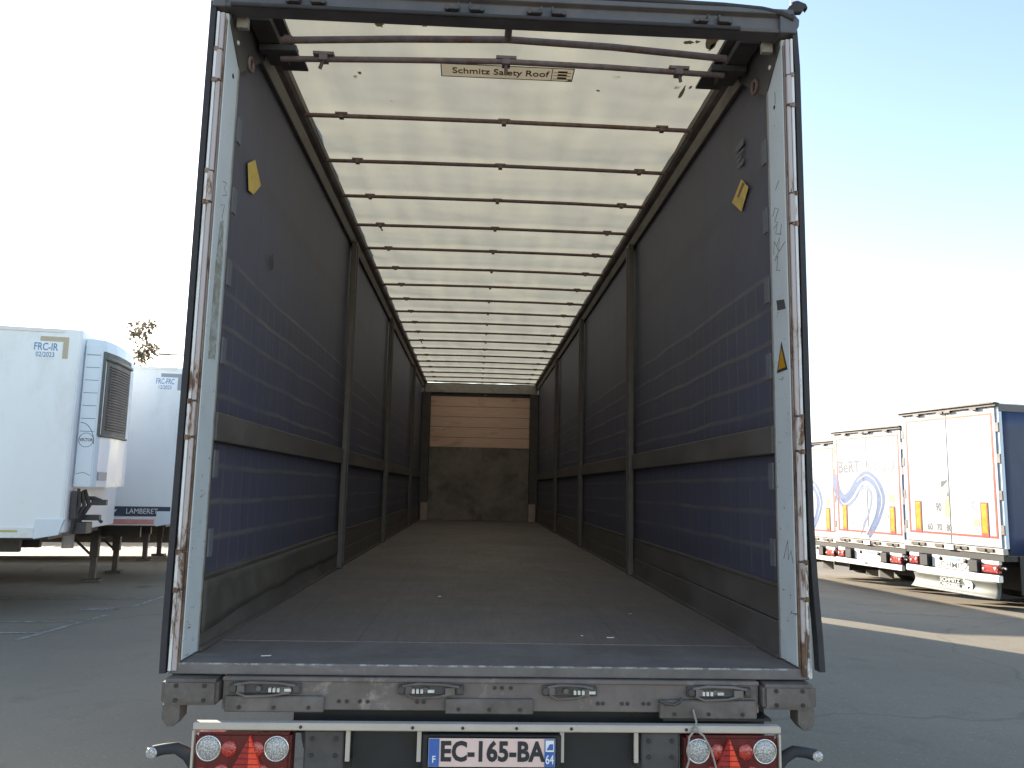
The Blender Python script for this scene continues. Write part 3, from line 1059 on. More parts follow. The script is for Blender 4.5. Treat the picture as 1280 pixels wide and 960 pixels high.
# curtains
for s_ in (-1, 1):
    rnd = s_ * 7.3

    def cf(u, v, s_=s_, rnd=rnd):
        y = 0.19 + u * 13.3
        z = 1.06 + v * 2.925
        d = mnoise.noise((y * 1.1 + rnd, z * 0.5, 3.1)) * 0.009 + mnoise.noise((y * 5 + rnd, z * 1.2, 9.1)) * 0.0025
        return (s_ * (1.2490 + d * 0.6), y, z)
    c = MB().grid(cf, 220, 44)
    co = c.build('curtain', 'curtain_inside', T0, solid=0.003)
    tagm = MB()
    if s_ == -1:
        tagm.prism([(0.454, 3.402), (0.565, 3.467), (0.688, 3.383), (0.576, 3.292), (0.495, 3.281)], (-1.2355, 0, 0), (0, 1, 0), (0, 0, 1), (1, 0, 0), 0.002)
        tagm.build('yellow_sticker', 'yellow_tag', co)
        MB().prism([(0.47, 3.15), (0.475, 3.15), (0.475, 3.16), (0.47, 3.16)], (-1.2355, 0.1, -0.02), (0, 1, 0), (0, 0, 1), (1, 0, 0), 0.002).build('scuff', 'pale_patch', co)
        MB().prism([(0.98, 3.10), (1.01, 3.12), (1.02, 3.04), (0.99, 3.02)], (-1.2355, 0.0, 0), (0, 1, 0), (0, 0, 1), (1, 0, 0), 0.002).build('dark_hole', 'ink', co)
    else:
        tagm.prism([(0.594, 3.478), (0.494, 3.397), (0.603, 3.309), (0.744, 3.409)], (1.2355, 0, 0), (0, 1, 0), (0, 0, 1), (-1, 0, 0), 0.002)
        to = tagm.build('yellow_sticker', 'yellow_tag', co)
        MB().prism([(0.575, 3.455), (0.545, 3.435), (0.64, 3.395), (0.66, 3.41)], (1.2334, 0, 0), (0, 1, 0), (0, 0, 1), (-1, 0, 0), 0.001).build('sticker_print', 'sign_brown', to)
        w = MB()
        for q in ([(0.554, 3.687), (0.678, 3.691), (0.68, 3.655), (0.557, 3.650)], [(0.557, 3.632), (0.682, 3.634), (0.68, 3.622), (0.557, 3.619)],
                  [(0.585, 3.612), (0.66, 3.605), (0.655, 3.585), (0.60, 3.59)], [(0.548, 3.578), (0.659, 3.574), (0.64, 3.555), (0.57, 3.552)]):
            w.prism(q, (1.2355, 0, 0), (0, 1, 0), (0, 0, 1), (-1, 0, 0), 0.0015)
        w.build('worn_sticker', 'pale_patch', co)

# side boards, planks, posts, rails
for s_, stops in ((-1, (3.53, 6.67, 10.5)), (1, (3.34, 6.41, 9.35))):
    edges = [0.19] + [y for y in stops] + [13.28]
    lo0, lo1 = sorted((s_ * 1.224, s_ * 1.2405))
    for i in range(4):
        a, c = edges[i] + (0.052 if i else 0), edges[i + 1] - 0.052
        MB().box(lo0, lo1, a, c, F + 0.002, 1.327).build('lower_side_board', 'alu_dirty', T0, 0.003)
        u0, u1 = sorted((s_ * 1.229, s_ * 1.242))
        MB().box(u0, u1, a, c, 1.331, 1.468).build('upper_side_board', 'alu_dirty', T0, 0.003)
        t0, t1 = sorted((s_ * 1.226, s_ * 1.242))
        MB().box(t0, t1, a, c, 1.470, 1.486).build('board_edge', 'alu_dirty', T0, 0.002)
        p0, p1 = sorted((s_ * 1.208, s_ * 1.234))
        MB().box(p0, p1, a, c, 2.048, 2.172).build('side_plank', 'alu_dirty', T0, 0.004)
    for y in stops:
        pb = MB()
        pb.box(*sorted((s_ * 1.178, s_ * 1.226)), y - 0.05, y + 0.05, F + 0.002, 3.99)
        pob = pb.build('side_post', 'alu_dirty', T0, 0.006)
        MB().box(*sorted((s_ * 1.170, s_ * 1.1775)), y - 0.018, y + 0.018, F + 0.05, 3.96).build('post_channel', 'steel_dark', pob)
    # base angle along the floor
    MB().box(*sorted((s_ * 1.205, s_ * 1.2235)), 0.19, 13.3, F + 0.001, F + 0.016).build('floor_angle', 'alu_dirty', T0)
    rl = MB()
    rl.prism([(1.155, 4.10), (1.262, 4.10), (1.262, 3.985), (1.232, 3.985), (1.205, 4.03), (1.172, 4.04), (1.155, 4.06)],
             (0, 0.19, 0), (s_, 0, 0), (0, 0, 1), (0, 1, 0), 13.4)
    ro = rl.build('top_rail', 'steel_grey', T0)
    fl = MB().prism([(1.200, 4.028), (1.2035, 4.0245), (1.2315, 3.9825), (1.2265, 3.978), (1.222, 3.980), (1.196, 4.022)],
                    (0, 0.55, 0), (s_, 0, 0), (0, 0, 1), (0, 1, 0), 12.8)
    fl.build('rail_track', 'alu', ro)
    # gusset at the rear corner
    gs = MB()
    gs.box(*sorted((s_ * 1.058, s_ * 1.20)), 0.03, 0.66, 4.035, 4.056)
    gs.box(*sorted((s_ * 1.03, s_ * 1.16)), 0.58, 0.70, 4.022, 4.034)
    gs.prism([(0.02, 3.86), (0.19, 3.72), (0.55, 3.985), (0.55, 4.03), (0.02, 4.03)], (s_ * 1.2150, 0, 0), (0, 1, 0), (0, 0, 1), (s_, 0, 0), 0.0045)
    gso = gs.build('corner_gusset', 'steel_dark', T0)
    ey = MB()
    n = 16
    ey.tube([(s_ * 1.208, 0.31 + 0.032 * math.cos(2 * math.pi * i / n), 3.83 + 0.032 * math.sin(2 * math.pi * i / n)) for i in range(n + 1)], 0.009, 8)
    ey.build('lashing_ring', 'bow_steel', gso)
    MB().box(*sorted((s_ * 1.155, s_ * 1.205)), 0.06, 0.09, 3.865, 3.915).build('pale_block', 'alu', gso, 0.003)
    MB().dome((s_ * 1.2148, 0.13, 3.83), (-s_, 0, 0), 0.012, 0.008, 10).build('gusset_bolt', 'bright_chip', gso)


# hem of the left curtain, hanging inside with a wavy edge
def hem(u, v):
    y = 0.20 + u * 3.26
    zlow = 1.29 + 0.030 * mnoise.noise((y * 1.6, 0.3, 1.0)) + 0.012 * mnoise.noise((y * 5, 2.3, 1.0)) - 0.035 * (1 - min(1, y / 0.9))
    z = zlow + v * (1.462 - zlow)
    return (-1.2205 + 0.004 * (1 - v) * (1 + mnoise.noise((y * 3, v, 4.0))), y, z)


MB().grid(hem, 60, 5).build('curtain_hem', 'hem_fabric', T0, solid=0.003)

# roof bows
BOW0, BSP, BZ = 1.25, 0.6546, 4.05
rnd = random.Random(3)
for i in range(19):
    y = BOW0 + BSP * i
    sag = 0.006 + rnd.random() * 0.006
    tilt = (rnd.random() - .5) * 0.012
    m = MB()
    m.tube([(-1.165, y + tilt, BZ), (-0.6, y, BZ + sag * .7), (0, y - tilt * .5, BZ + sag), (0.6, y, BZ + sag * .7), (1.165, y - tilt, BZ)], 0.0135, 8)
    bo = m.build('roof_bow', 'bow_steel', T0)
    for x in (-0.95, 0.02, 0.98):
        cl = MB()
        cl.box(x - 0.036, x + 0.036, y - 0.017, y + 0.017, BZ + 0.008, BZ + 0.020)
        cl.box(x - 0.013, x + 0.013, y - 0.017, y + 0.017, BZ - 0.014, BZ + 0.007)
        if i in (3, 11) and x < 0:
            cl.tube([(-0.95, y, BZ - 0.014), (-0.93, y, BZ - 0.045)], 0.007, 6)
        cl.build('bow_clamp', 'bow_steel', bo)

# rear tubes of the sliding roof
t1 = MB().tube([(-1.06, 0.26, 3.93), (-0.5, 0.24, 3.952), (0, 0.22, 3.962), (0.5, 0.23, 3.955), (1.05, 0.25, 3.935)], 0.0165, 10)
t1o = t1.build('rear_roof_tube', 'bow_steel', T0)
MB().tube([(0.0, 0.215, 3.962), (0.0, 0.06, 3.965)], 0.017, 10).build('tube_strut', 'bow_steel', t1o)
MB().tube([(-1.05, 0.265, 3.955), (-1.01, 0.265, 3.952)], 0.006, 6).build('tube_end', 'bow_steel', t1o)
t2 = MB().tube([(-1.10, 0.42, 3.928), (-0.5, 0.41, 3.945), (0, 0.40, 3.955), (0.5, 0.40, 3.95), (1.09, 0.41, 3.94)], 0.0145, 10)
t2o = t2.build('rear_roof_tube', 'bow_steel', T0)
for x, z, hook in ((-0.89, 3.934, [(-0.895, 0.41, 3.92), (-0.91, 0.42, 3.885)]), (0.0, 3.955, [(0.0, 0.40, 3.94), (0.0, 0.42, 3.895)]), (0.86, 3.944, [(0.865, 0.41, 3.93), (0.875, 0.42, 3.90)])):
    cl = MB()
    cl.box(x - 0.05, x + 0.05, 0.385, 0.43, z + 0.010, z + 0.024)
    cl.box(x - 0.02, x + 0.02, 0.385, 0.432, z - 0.018, z + 0.009)
    cl.tube(hook, 0.009, 8)
    cl.build('tube_clamp', 'bow_steel', t2o)
wr = MB()
for s_ in (-1, 1):
    wr.box(*sorted((s_ * 1.02, s_ * 1.20)), 0.385, 0.44, 3.955, 3.985)
    wr.box(*sorted((s_ * 1.10, s_ * 1.20)), 0.20, 0.60, 3.99, 4.03)
each(wr, 'tube_carriage', 'steel_dark', T0, 0.003)


# roof sheet sagging between the bows
def roof(u, v):
    x = -1.20 + 2.40 * v
    y = 0.16 + u * 13.4
    ph = (y - BOW0) / BSP
    sag = -0.012 * abs(math.sin(math.pi * ph)) if y > BOW0 else -0.01 * math.sin(min(1, y / BOW0) * math.pi)
    w = mnoise.noise((x * 2.2, y * 0.9, 1.7)) * 0.012 + mnoise.noise((x * 7.0, y * 1.6, 5.7)) * 0.005 + mnoise.noise((x * 3, y * 9, 2.2)) * 0.0025
    edge = abs(x) / 1.2
    w += 0.010 * max(0, edge - 0.75) * 4 * mnoise.noise((x * 3, y * 5.5, 8.8))
    return (x, y, 4.105 + sag + w * 0.9)


rs = MB().grid(roof, 420, 90)
rso = rs.build('roof_sheet', 'roof_sheet', T0)
sg = MB()
for x0, x1, y0, y1 in ((-0.337, 0.370, 0.634, 0.640), (-0.337, 0.370, 0.760, 0.766), (-0.337, -0.331, 0.641, 0.759), (0.364, 0.370, 0.641, 0.759)):
    sg.box(x0, x1, y0, y1, 4.0655, 4.0675)
sg.build('sign_border', 'sign_brown', rso)
MB().add([(-0.329, 0.641, 4.0660), (-0.329, 0.759, 4.0660), (0.362, 0.759, 4.0660), (0.362, 0.641, 4.0660)], [(0, 1, 2, 3)]).build('sign_face', 'sign_sheet', rso)
lettering('sign_letters', 'Schmitz Safety Roof', 0.080, 'sign_brown', rso, (-0.02, 0.700, 4.065), DOWN, 0.80, 0.0012, 'CENTER', 0.0006)
st = MB()
for x, y, w, l in ((1.012, 0.33, 0.035, 0.10), (1.03, 0.40, 0.02, 0.05), (0.905, 0.37, 0.03, 0.02), (0.945, 0.36, 0.02, 0.015), (1.00, 0.86, 0.012, 0.09), (1.03, 0.80, 0.012, 0.025),
                   (-0.62, 0.34, 0.03, 0.03), (-0.40, 0.33, 0.015, 0.02), (-0.78, 0.80, 0.018, 0.02), (0.53, 0.88, 0.014, 0.015), (0.80, 0.30, 0.02, 0.012)):
    rn = random.Random(int(x * 1000 + y * 100))
    ph = [rn.uniform(0.45, 1.0) for _ in range(12)]
    st.add([(x + w * ph[i] * math.cos(i * math.pi / 6), y + l * ph[i] * math.sin(i * math.pi / 6), 4.0835) for i in range(12)], [tuple(range(12))])
each(st, 'roof_stain', 'stain', rso)
sp = MB()
sp.box(0.252, 0.256, 0.641, 0.759, 4.0640, 4.0652)
for y in (0.66, 0.69, 0.72):
    sp.box(0.285, 0.335, y, y + 0.016, 4.0640, 4.0652)
for y in (0.675, 0.705, 0.738):
    sp.box(0.262, 0.355, y, y + 0.004, 4.0636, 4.0650)
sp.prism([(0.362, 0.759), (0.335, 0.759), (0.362, 0.735)], (0, 0, 4.0636), (1, 0, 0), (0, 1, 0), (0, 0, 1), 0.0012)
sp.build('sign_emblem', 'sign_brown', rso)

# rear header beam
hb = MB()
prof = [(0.05, 3.905), (-0.028, 3.905), (-0.034, 3.918), (-0.022, 3.924), (-0.022, 3.975), (-0.046, 3.985), (-0.046, 4.008), (0.06, 4.012), (0.06, 3.95)]
hb.prism(prof, (-1.275, 0, 0), (0, 1, 0), (0, 0, 1), (1, 0, 0), 2.535)
hbo = hb.build('rear_header', 'header_paint', T0, 0.002)
MB().box(-1.28, -1.225, -0.036, 0.03, 3.90, 3.975).build('header_end', 'header_paint', hbo, 0.004)
he = MB().prism([(1.200, 3.90), (1.268, 3.90), (1.285, 3.935), (1.288, 3.965), (1.262, 3.995), (1.200, 4.006)], (0, -0.040, 0), (1, 0, 0), (0, 0, 1), (0, 1, 0), 0.09)
he.build('header_end', 'header_paint', hbo, 0.003)
ts = MB().tube([(-1.27, -0.035, 4.010), (-0.4, -0.035, 4.018), (0.6, -0.035, 4.022), (0.95, -0.035, 4.018), (1.12, -0.037, 4.007), (1.21, -0.038, 3.990), (1.262, -0.038, 3.965)], 0.013, 10)
ts.build('header_seal', 'rubber', hbo)
MB().tube([(-1.20, -0.036, 3.911), (0.6, -0.036, 3.912), (1.02, -0.036, 3.911)], 0.010, 8).build('lip_seal', 'rubber', hbo)
fl = MB().prism([(1.225, 4.000), (1.262, 4.055), (1.285, 4.062), (1.322, 4.048), (1.330, 4.030), (1.326, 4.018), (1.318, 4.030), (1.305, 4.008), (1.268, 4.004), (1.252, 3.985)],
                (0, -0.035, 0), (1, 0, 0), (0, 0, 1), (0, 1, 0), 0.03)
fl.build('bent_flap', 'rubber', hbo, 0.003)
MB().prism([(1.250, 4.035), (1.256, 4.035), (1.262, 4.085), (1.254, 4.085)], (0, -0.037, 0), (1, 0, 0), (0, 0, 1), (0, 1, 0), 0.006).build('flap_edge', 'bright_chip', hbo)
for x in (-0.885, -0.20, 0.16, 0.90):
    for dx, s_ in ((-0.045, -1), (0.045, 1)):
        k = MB()
        k.box(x + dx - 0.020, x + dx + 0.020, -0.052, -0.022, 3.930, 3.940)
        k.box(x + dx - s_ * 0.020 - 0.004, x + dx - s_ * 0.020 + 0.004, -0.050, -0.022, 3.935, 3.965)
        k.cyl((x + dx + s_ * 0.030, -0.046, 3.943), (x + dx + s_ * 0.030, -0.022, 3.943), 0.013, 10)
        k.build('latch_bracket', 'steel_dark', hbo, 0.002)

# front wall
fw = MB()
fw.box(-1.245, -1.062, 13.36, 13.52, F + 0.002, 3.865)
fw.box(1.062, 1.245, 13.36, 13.52, F + 0.002, 3.865)
each(fw, 'front_corner', 'steel_dark', T0, 0.01)
MB().box(-1.26, 1.26, 13.525, 13.60, 1.10, 4.09).build('front_panel', 'front_steel', T0)
MB().box(-1.19, 1.19, 13.40, 13.52, 3.868, 4.045).build('front_header', 'alu', T0, 0.006)
MB().box(-1.06, 1.06, 13.47, 13.52, 3.805, 3.866).build('front_rail', 'steel_dark', T0)
MB().box(-1.058, 1.058, 13.475, 13.522, 2.715, 3.80).build('front_boards', 'front_boards', T0, 0.004)
MB().box(-1.058, 1.058, 13.47, 13.523, F + 0.002, 2.712).build('front_lining', 'front_steel', T0, 0.004)
for s_ in (-1, 1):
    MB().box(*sorted((s_ * 1.195, s_ * 1.05)), 13.25, 13.355, F + 0.002, 1.545).build('front_buffer_block', 'block_paint', T0, 0.006)
MB().cyl((0.10, 13.44, 3.835), (0.10, 13.468, 3.835), 0.03, 10).build('front_fitting', 'bow_steel', T0)

# small scraps on the floor and sill
sc = MB()
for x, y, a, l, w in ((0.56, 0.58, 0.1, 0.036, 0.009), (0.43, 0.62, 0.3, 0.010, 0.007), (-0.92, 0.10, 0.2, 0.04, 0.006), (0.80, 1.3, 0.5, 0.02, 0.01), (-0.3, 1.9, 0.2, 0.02, 0.01)):
    M = Matrix.Translation((x, y, F + 0.003)) @ Matrix.Rotation(a, 4, 'Z')
    sc.box(-l / 2, l / 2, -w / 2, w / 2, 0, 0.003, M)
sco = sc.build('scraps', 'bright_chip')
sco['kind'] = 'stuff'
sco['label'] = 'few pale scraps of litter on the trailer floor'

# cord tied round the light bar
cd = MB()
cd.tube([(0.775, -0.056, 1.03), (0.778, -0.09, 0.995), (0.772, -0.093, 0.965)], 0.004, 6)
cd.tube([(0.772, -0.093, 0.968), (0.745, -0.108, 0.945), (0.738, -0.112, 0.90), (0.742, -0.112, 0.86), (0.725, -0.112, 0.81), (0.72, -0.11, 0.74)], 0.004, 6)
cd.tube([(0.772, -0.093, 0.968), (0.80, -0.108, 0.950), (0.828, -0.112, 0.90), (0.842, -0.112, 0.85), (0.855, -0.112, 0.79), (0.86, -0.11, 0.74)], 0.004, 6)
cd.dome((0.772, -0.094, 0.967), (0, -1, 0), 0.012, 0.012, 10)
cdo = cd.build('tied_cord', 'cord_grey')
tag(cdo, 'thin grey cord knotted over the cream light bar beside the tail light', 'cord')


# ------------------------------------------------------------------ refrigerated trailers on the left (local frame as above)
LEG = 10.7


def reefer_base(label):
    t = thing('refrigerated_trailer', label, 'trailer', group='white refrigerated trailers parked side by side')
    running_gear(t)
    landing_legs(t, LEG)
    b = MB()
    # body with chamfered front corners
    out = [(-1.30, 0), (1.30, 0), (1.30, 13.36), (1.285, 13.405), (1.24, 13.42), (-1.24, 13.42), (-1.285, 13.405), (-1.30, 13.36)]
    b.prism(out, (0, 0, 1.13), (1, 0, 0), (0, 1, 0), (0, 0, 1), 2.86)
    b.build('body', 'white_panel', t, 0.012, 2)
    tr = MB()
    tr.box(1.302, 1.312, 0.05, 13.20, 3.93, 3.985)
    tr.box(1.302, 1.318, 0.05, 13.05, 1.06, 1.20)
    tr.box(-1.318, -1.302, 0.05, 13.05, 1.06, 1.20)
    tr.build('edge_rail', 'white_paint', t, 0.003)
    sk = MB()
    sk.prism([(13.05, 1.045), (13.36, 1.10), (13.42, 1.32), (13.05, 1.32)], (1.15, 0, 0), (0, 1, 0), (0, 0, 1), (1, 0, 0), 0.168)
    sk.build('front_sill', 'blue_unit', t, 0.006)
    MB().box(-1.2, 1.2, 0.2, 13.2, 1.03, 1.125).build('floor_frame', 'steel_dark', t)
    return t


def fridge_unit(t):
    u = MB()
    plan = [(1.13, 13.425), (1.13, 13.66), (1.08, 13.71), (0.75, 13.77), (0.35, 13.79), (-0.05, 13.78), (-0.40, 13.74), (-0.62, 13.66), (-0.64, 13.425)]
    n = len(plan)
    zs = [(1.76, 1.0), (2.6, 1.0), (3.55, 1.0), (3.80, 0.97), (3.90, 0.90)]
    vs, fs = [], []
    for z, k in zs:
        for x, y in plan:
            vs.append((x * (0.6 + 0.4 * k), 13.425 + (y - 13.425) * k, z))
    for i in range(len(zs) - 1):
        for j in range(n):
            j2 = (j + 1) % n
            fs.append((i * n + j, i * n + j2, (i + 1) * n + j2, (i + 1) * n + j))
    fs += [tuple(range(n - 1, -1, -1)), tuple(range((len(zs) - 1) * n, len(zs) * n))]
    u.add(vs, fs)
    uo = u.build('cooling_unit', 'blue_unit', t, 0.012, 2)
    # groove lines on the near side of the casing
    gl = MB()
    for i in range(7):
        z = 3.66 - i * 0.185
        gl.box(1.1305, 1.1325, 13.46, 13.645, z, z + 0.008)
    gl.box(1.1305, 1.1325, 13.435, 13.441, 1.8, 3.8)
    for a in range(1):
        arc = [(13.46 + 0.19 * math.sin(w * math.pi / 2 / 8), 2.38 + 0.30 * math.cos(w * math.pi / 2 / 8)) for w in range(9)]
        gl.ribbon(arc, [0.01] * 9, (1.1305, 0, 0), (0, 1, 0), (0, 0, 1), (1, 0, 0), 0.002)
    el = [(13.55 + 0.095 * math.cos(2 * math.pi * i / 24), 2.43 + 0.10 * math.sin(2 * math.pi * i / 24)) for i in range(25)]
    gl.ribbon(el, [0.008] * 25, (1.1305, 0, 0), (0, 1, 0), (0, 0, 1), (1, 0, 0), 0.002)
    gl.ribbon([(13.46, 1.95), (13.55, 1.97), (13.64, 1.93)], [0.008] * 3, (1.1305, 0, 0), (0, 1, 0), (0, 0, 1), (1, 0, 0), 0.002)
    gl.build('panel_joint', 'dark_line', uo)
    lettering('unit_letters', 'VECTOR', 0.060, 'ink', uo, (1.1315, 13.55, 2.43), SIDE, 0.75, 0.001, 'CENTER', 0.001)
    # grille in the rounded front
    def onplan(s_):
        pts = [Vector(p) for p in ((1.12, 13.672), (1.08, 13.714), (0.75, 13.774), (0.35, 13.794), (-0.05, 13.784))]
        d = [(pts[i + 1] - pts[i]).length for i in range(4)]
        s_ *= sum(d)
        for i in range(4):
            if s_ <= d[i] or i == 3:
                return pts[i].lerp(pts[i + 1], s_ / d[i])
            s_ -= d[i]
    gr = MB()
    N = 14
    pl = [onplan(0.02 + 0.96 * i / N) for i in range(N + 1)]
    gr.add([(p.x, p.y, z) for p in pl for z in (2.50, 3.72)] + [(p.x * 0.97, p.y - 0.03, z) for p in pl for z in (2.50, 3.72)],
           [(2 * i, 2 * i + 2, 2 * i + 3, 2 * i + 1) for i in range(N)])
    gr.build('grille', 'grille', uo, solid=0.004)
    sl = MB()
    for kx in range(24):
        z = 2.60 + kx * 0.040
        pa = [(p.x * 1.004, p.y + 0.012, z) for p in pl[2:-1]]
        sl.tube(pa, 0.010, 6)
    sl.build('louvre', 'steel_grey', uo)
    fr = MB()
    fr.tube([(p.x * 1.004, p.y + 0.01, 2.50) for p in pl], 0.02, 6)
    fr.tube([(p.x * 1.004, p.y + 0.01, 3.62) for p in pl], 0.03, 6)
    fr.tube([(pl[0].x * 1.004, pl[0].y + 0.01, 2.50), (pl[0].x * 1.004, pl[0].y + 0.01, 3.72)], 0.022, 6)
    fr.build('grille_frame', 'skirt_grey', uo)
    lt = MB()
    pq = [onplan(0.08 + 0.22 * i / 5) for i in range(6)]
    lt.add([(p.x * 1.004, p.y + 0.006, z) for p in pq for z in (1.86, 1.98)], [(2 * i, 2 * i + 2, 2 * i + 3, 2 * i + 1) for i in range(5)])
    lt.build('unit_sticker', 'faint_text', uo, solid=0.002)
    return uo


def couplings(t):
    m = MB()
    for i, (x, z0) in enumerate(((1.08, 1.74), (0.96, 1.70), (0.82, 1.72))):
        m.tube([(x, 13.50, z0), (x - 0.02, 13.52 + 0.03 * i, 1.50), (x + 0.02, 13.48, 1.30), (x, 13.45, 1.12)], 0.022 + 0.006 * i, 8)
    m.box(0.90, 1.16, 13.43, 13.50, 1.32, 1.70)
    m.box(0.72, 1.02, 13.425, 13.62, 1.10, 1.26)
    m.box(0.70, 0.80, 13.60, 13.80, 1.50, 1.58)
    m.box(0.66, 0.78, 13.52, 13.72, 1.28, 1.36)
    m.tube([(0.78, 13.45, 1.60), (0.74, 13.62, 1.60), (0.72, 13.76, 1.54)], 0.03, 8)
    m.tube([(0.7, 13.46, 1.30), (0.68, 13.66, 1.33), (0.70, 13.74, 1.25)], 0.025, 8)
    m.build('hose_couplings', 'steel_dark', t, 0.004)


RZ = rad(-80)


def place(t, corner, rz, lx=1.30, ly=13.42, z=0.0):
    c, s_ = math.cos(rz), math.sin(rz)
    t.location = (corner[0] - (lx * c - ly * s_), corner[1] - (lx * s_ + ly * c), z)
    t.rotation_euler = (0, 0, rz)


base_r = reefer_base('white refrigerated trailer with grille cooling unit on its front end')
others = [copy_tree(base_r) for _ in range(3)]
r1, r2, r3, r4 = base_r, *others
for t, dy in ((base_r, -3.2), (r2, 1.2), (r3, 0.9)):
    for ch in [o for o in bpy.data.objects if o.parent == t and o.name.split('.')[0] in ('landing_leg', 'crank_shaft')]:
        ch.location.y += dy
place(r1, (-5.75, 8.08), RZ)
fridge_unit(r1)
couplings(r1)
place(r2, (-5.52, 11.67), rad(-81))
r2['label'] = 'plain white refrigerated trailer with red bottom strip and dark name badge'
place(r3, (-5.9, 15.7), rad(-81))
fridge_unit(r3)
MB().box(-1.27, -1.24, 1.0, 12.95, 0.28, 1.028).build('sun_block_panel', 'steel_dark', r3)  # added panel, keeps sunlight off the ground under this trailer
r3['label'] = 'refrigerated trailer of which only dark landing legs show below the red striped one'
r4.location = (0, 17.7, 0)
r4['label'] = 'white refrigerated trailer parked straight beyond the front wall of the open trailer'
for t, a, b_ in ((r1, 'FRC-IR', '02/2023'), (r2, 'FRC-FRC', '12/2023')):
    y0 = 12.99 if t is r1 else 13.04
    wp = MB()
    wp.box(1.3005, 1.3020, y0 - 0.10, y0 + 0.27, 3.80, 3.87)
    wp.box(1.3005, 1.3020, y0 + 0.20, y0 + 0.27, 3.56, 3.7995)
    each(wp, 'worn_sticker', 'sign_cream' if t is r1 else 'faint_text', t)
    mo = MB().box(1.3025, 1.3035, y0 - 0.23, y0 + 0.195, 3.55, 3.79).build('cold_chain_sticker', 'white_panel', t)
    lettering('sticker_code', a, 0.150, 'ink_blue', mo, (1.3042, y0 - 0.02, 3.715), SIDE, 0.70 if t is r1 else 0.56, 0.001, 'CENTER', 0.002)
    lettering('sticker_date', b_, 0.100, 'ink_blue', mo, (1.3042, y0 - 0.02, 3.605), SIDE, 0.74, 0.001, 'CENTER', 0.001)
MB().box(1.3185, 1.3205, 12.55, 12.85, 1.135, 1.165).build('side_tag', 'pale_yellow', r1)
MB().box(1.3185, 1.3215, 0.1, 13.02, 1.08, 1.17).build('red_strip', 'pale_red', r2)
bd = MB().prism([(12.20, 1.225), (13.28, 1.225), (13.28, 1.40), (12.24, 1.40)], (1.3005, 0, 0), (0, 1, 0), (0, 0, 1), (1, 0, 0), 0.012).build('name_badge', 'slate_text', r2)
lettering('badge_letters', 'LAMBERET', 0.135, 'white_paint', bd, (1.3128, 12.80, 1.312), SIDE, 0.86, 0.001, 'CENTER', 0.0)
MB().prism([(0.0, -0.035), (0.03, 0.035), (0.05, 0.035), (0.03, 0.0), (0.08, 0.035), (0.10, 0.035), (0.05, -0.035)], (1.3126, 12.28, 1.312), (0, 1, 0), (0, 0, 1), (1, 0, 0), 0.002).build('badge_emblem', 'white_paint', bd)
dl = MB().box(1.3022, 1.3036, 13.325, 13.332, 1.2, 3.92).build('corner_joint', 'dark_line', r2)
MB().cyl((0.95, 11.5, 0.62), (0.95, 11.5, 1.02), 0.10, 16).build('air_tank', 'white_paint', r2)


# ------------------------------------------------------------------ curtain trailers on the right
GRP = 'white curtain trailers parked in a row on the right'


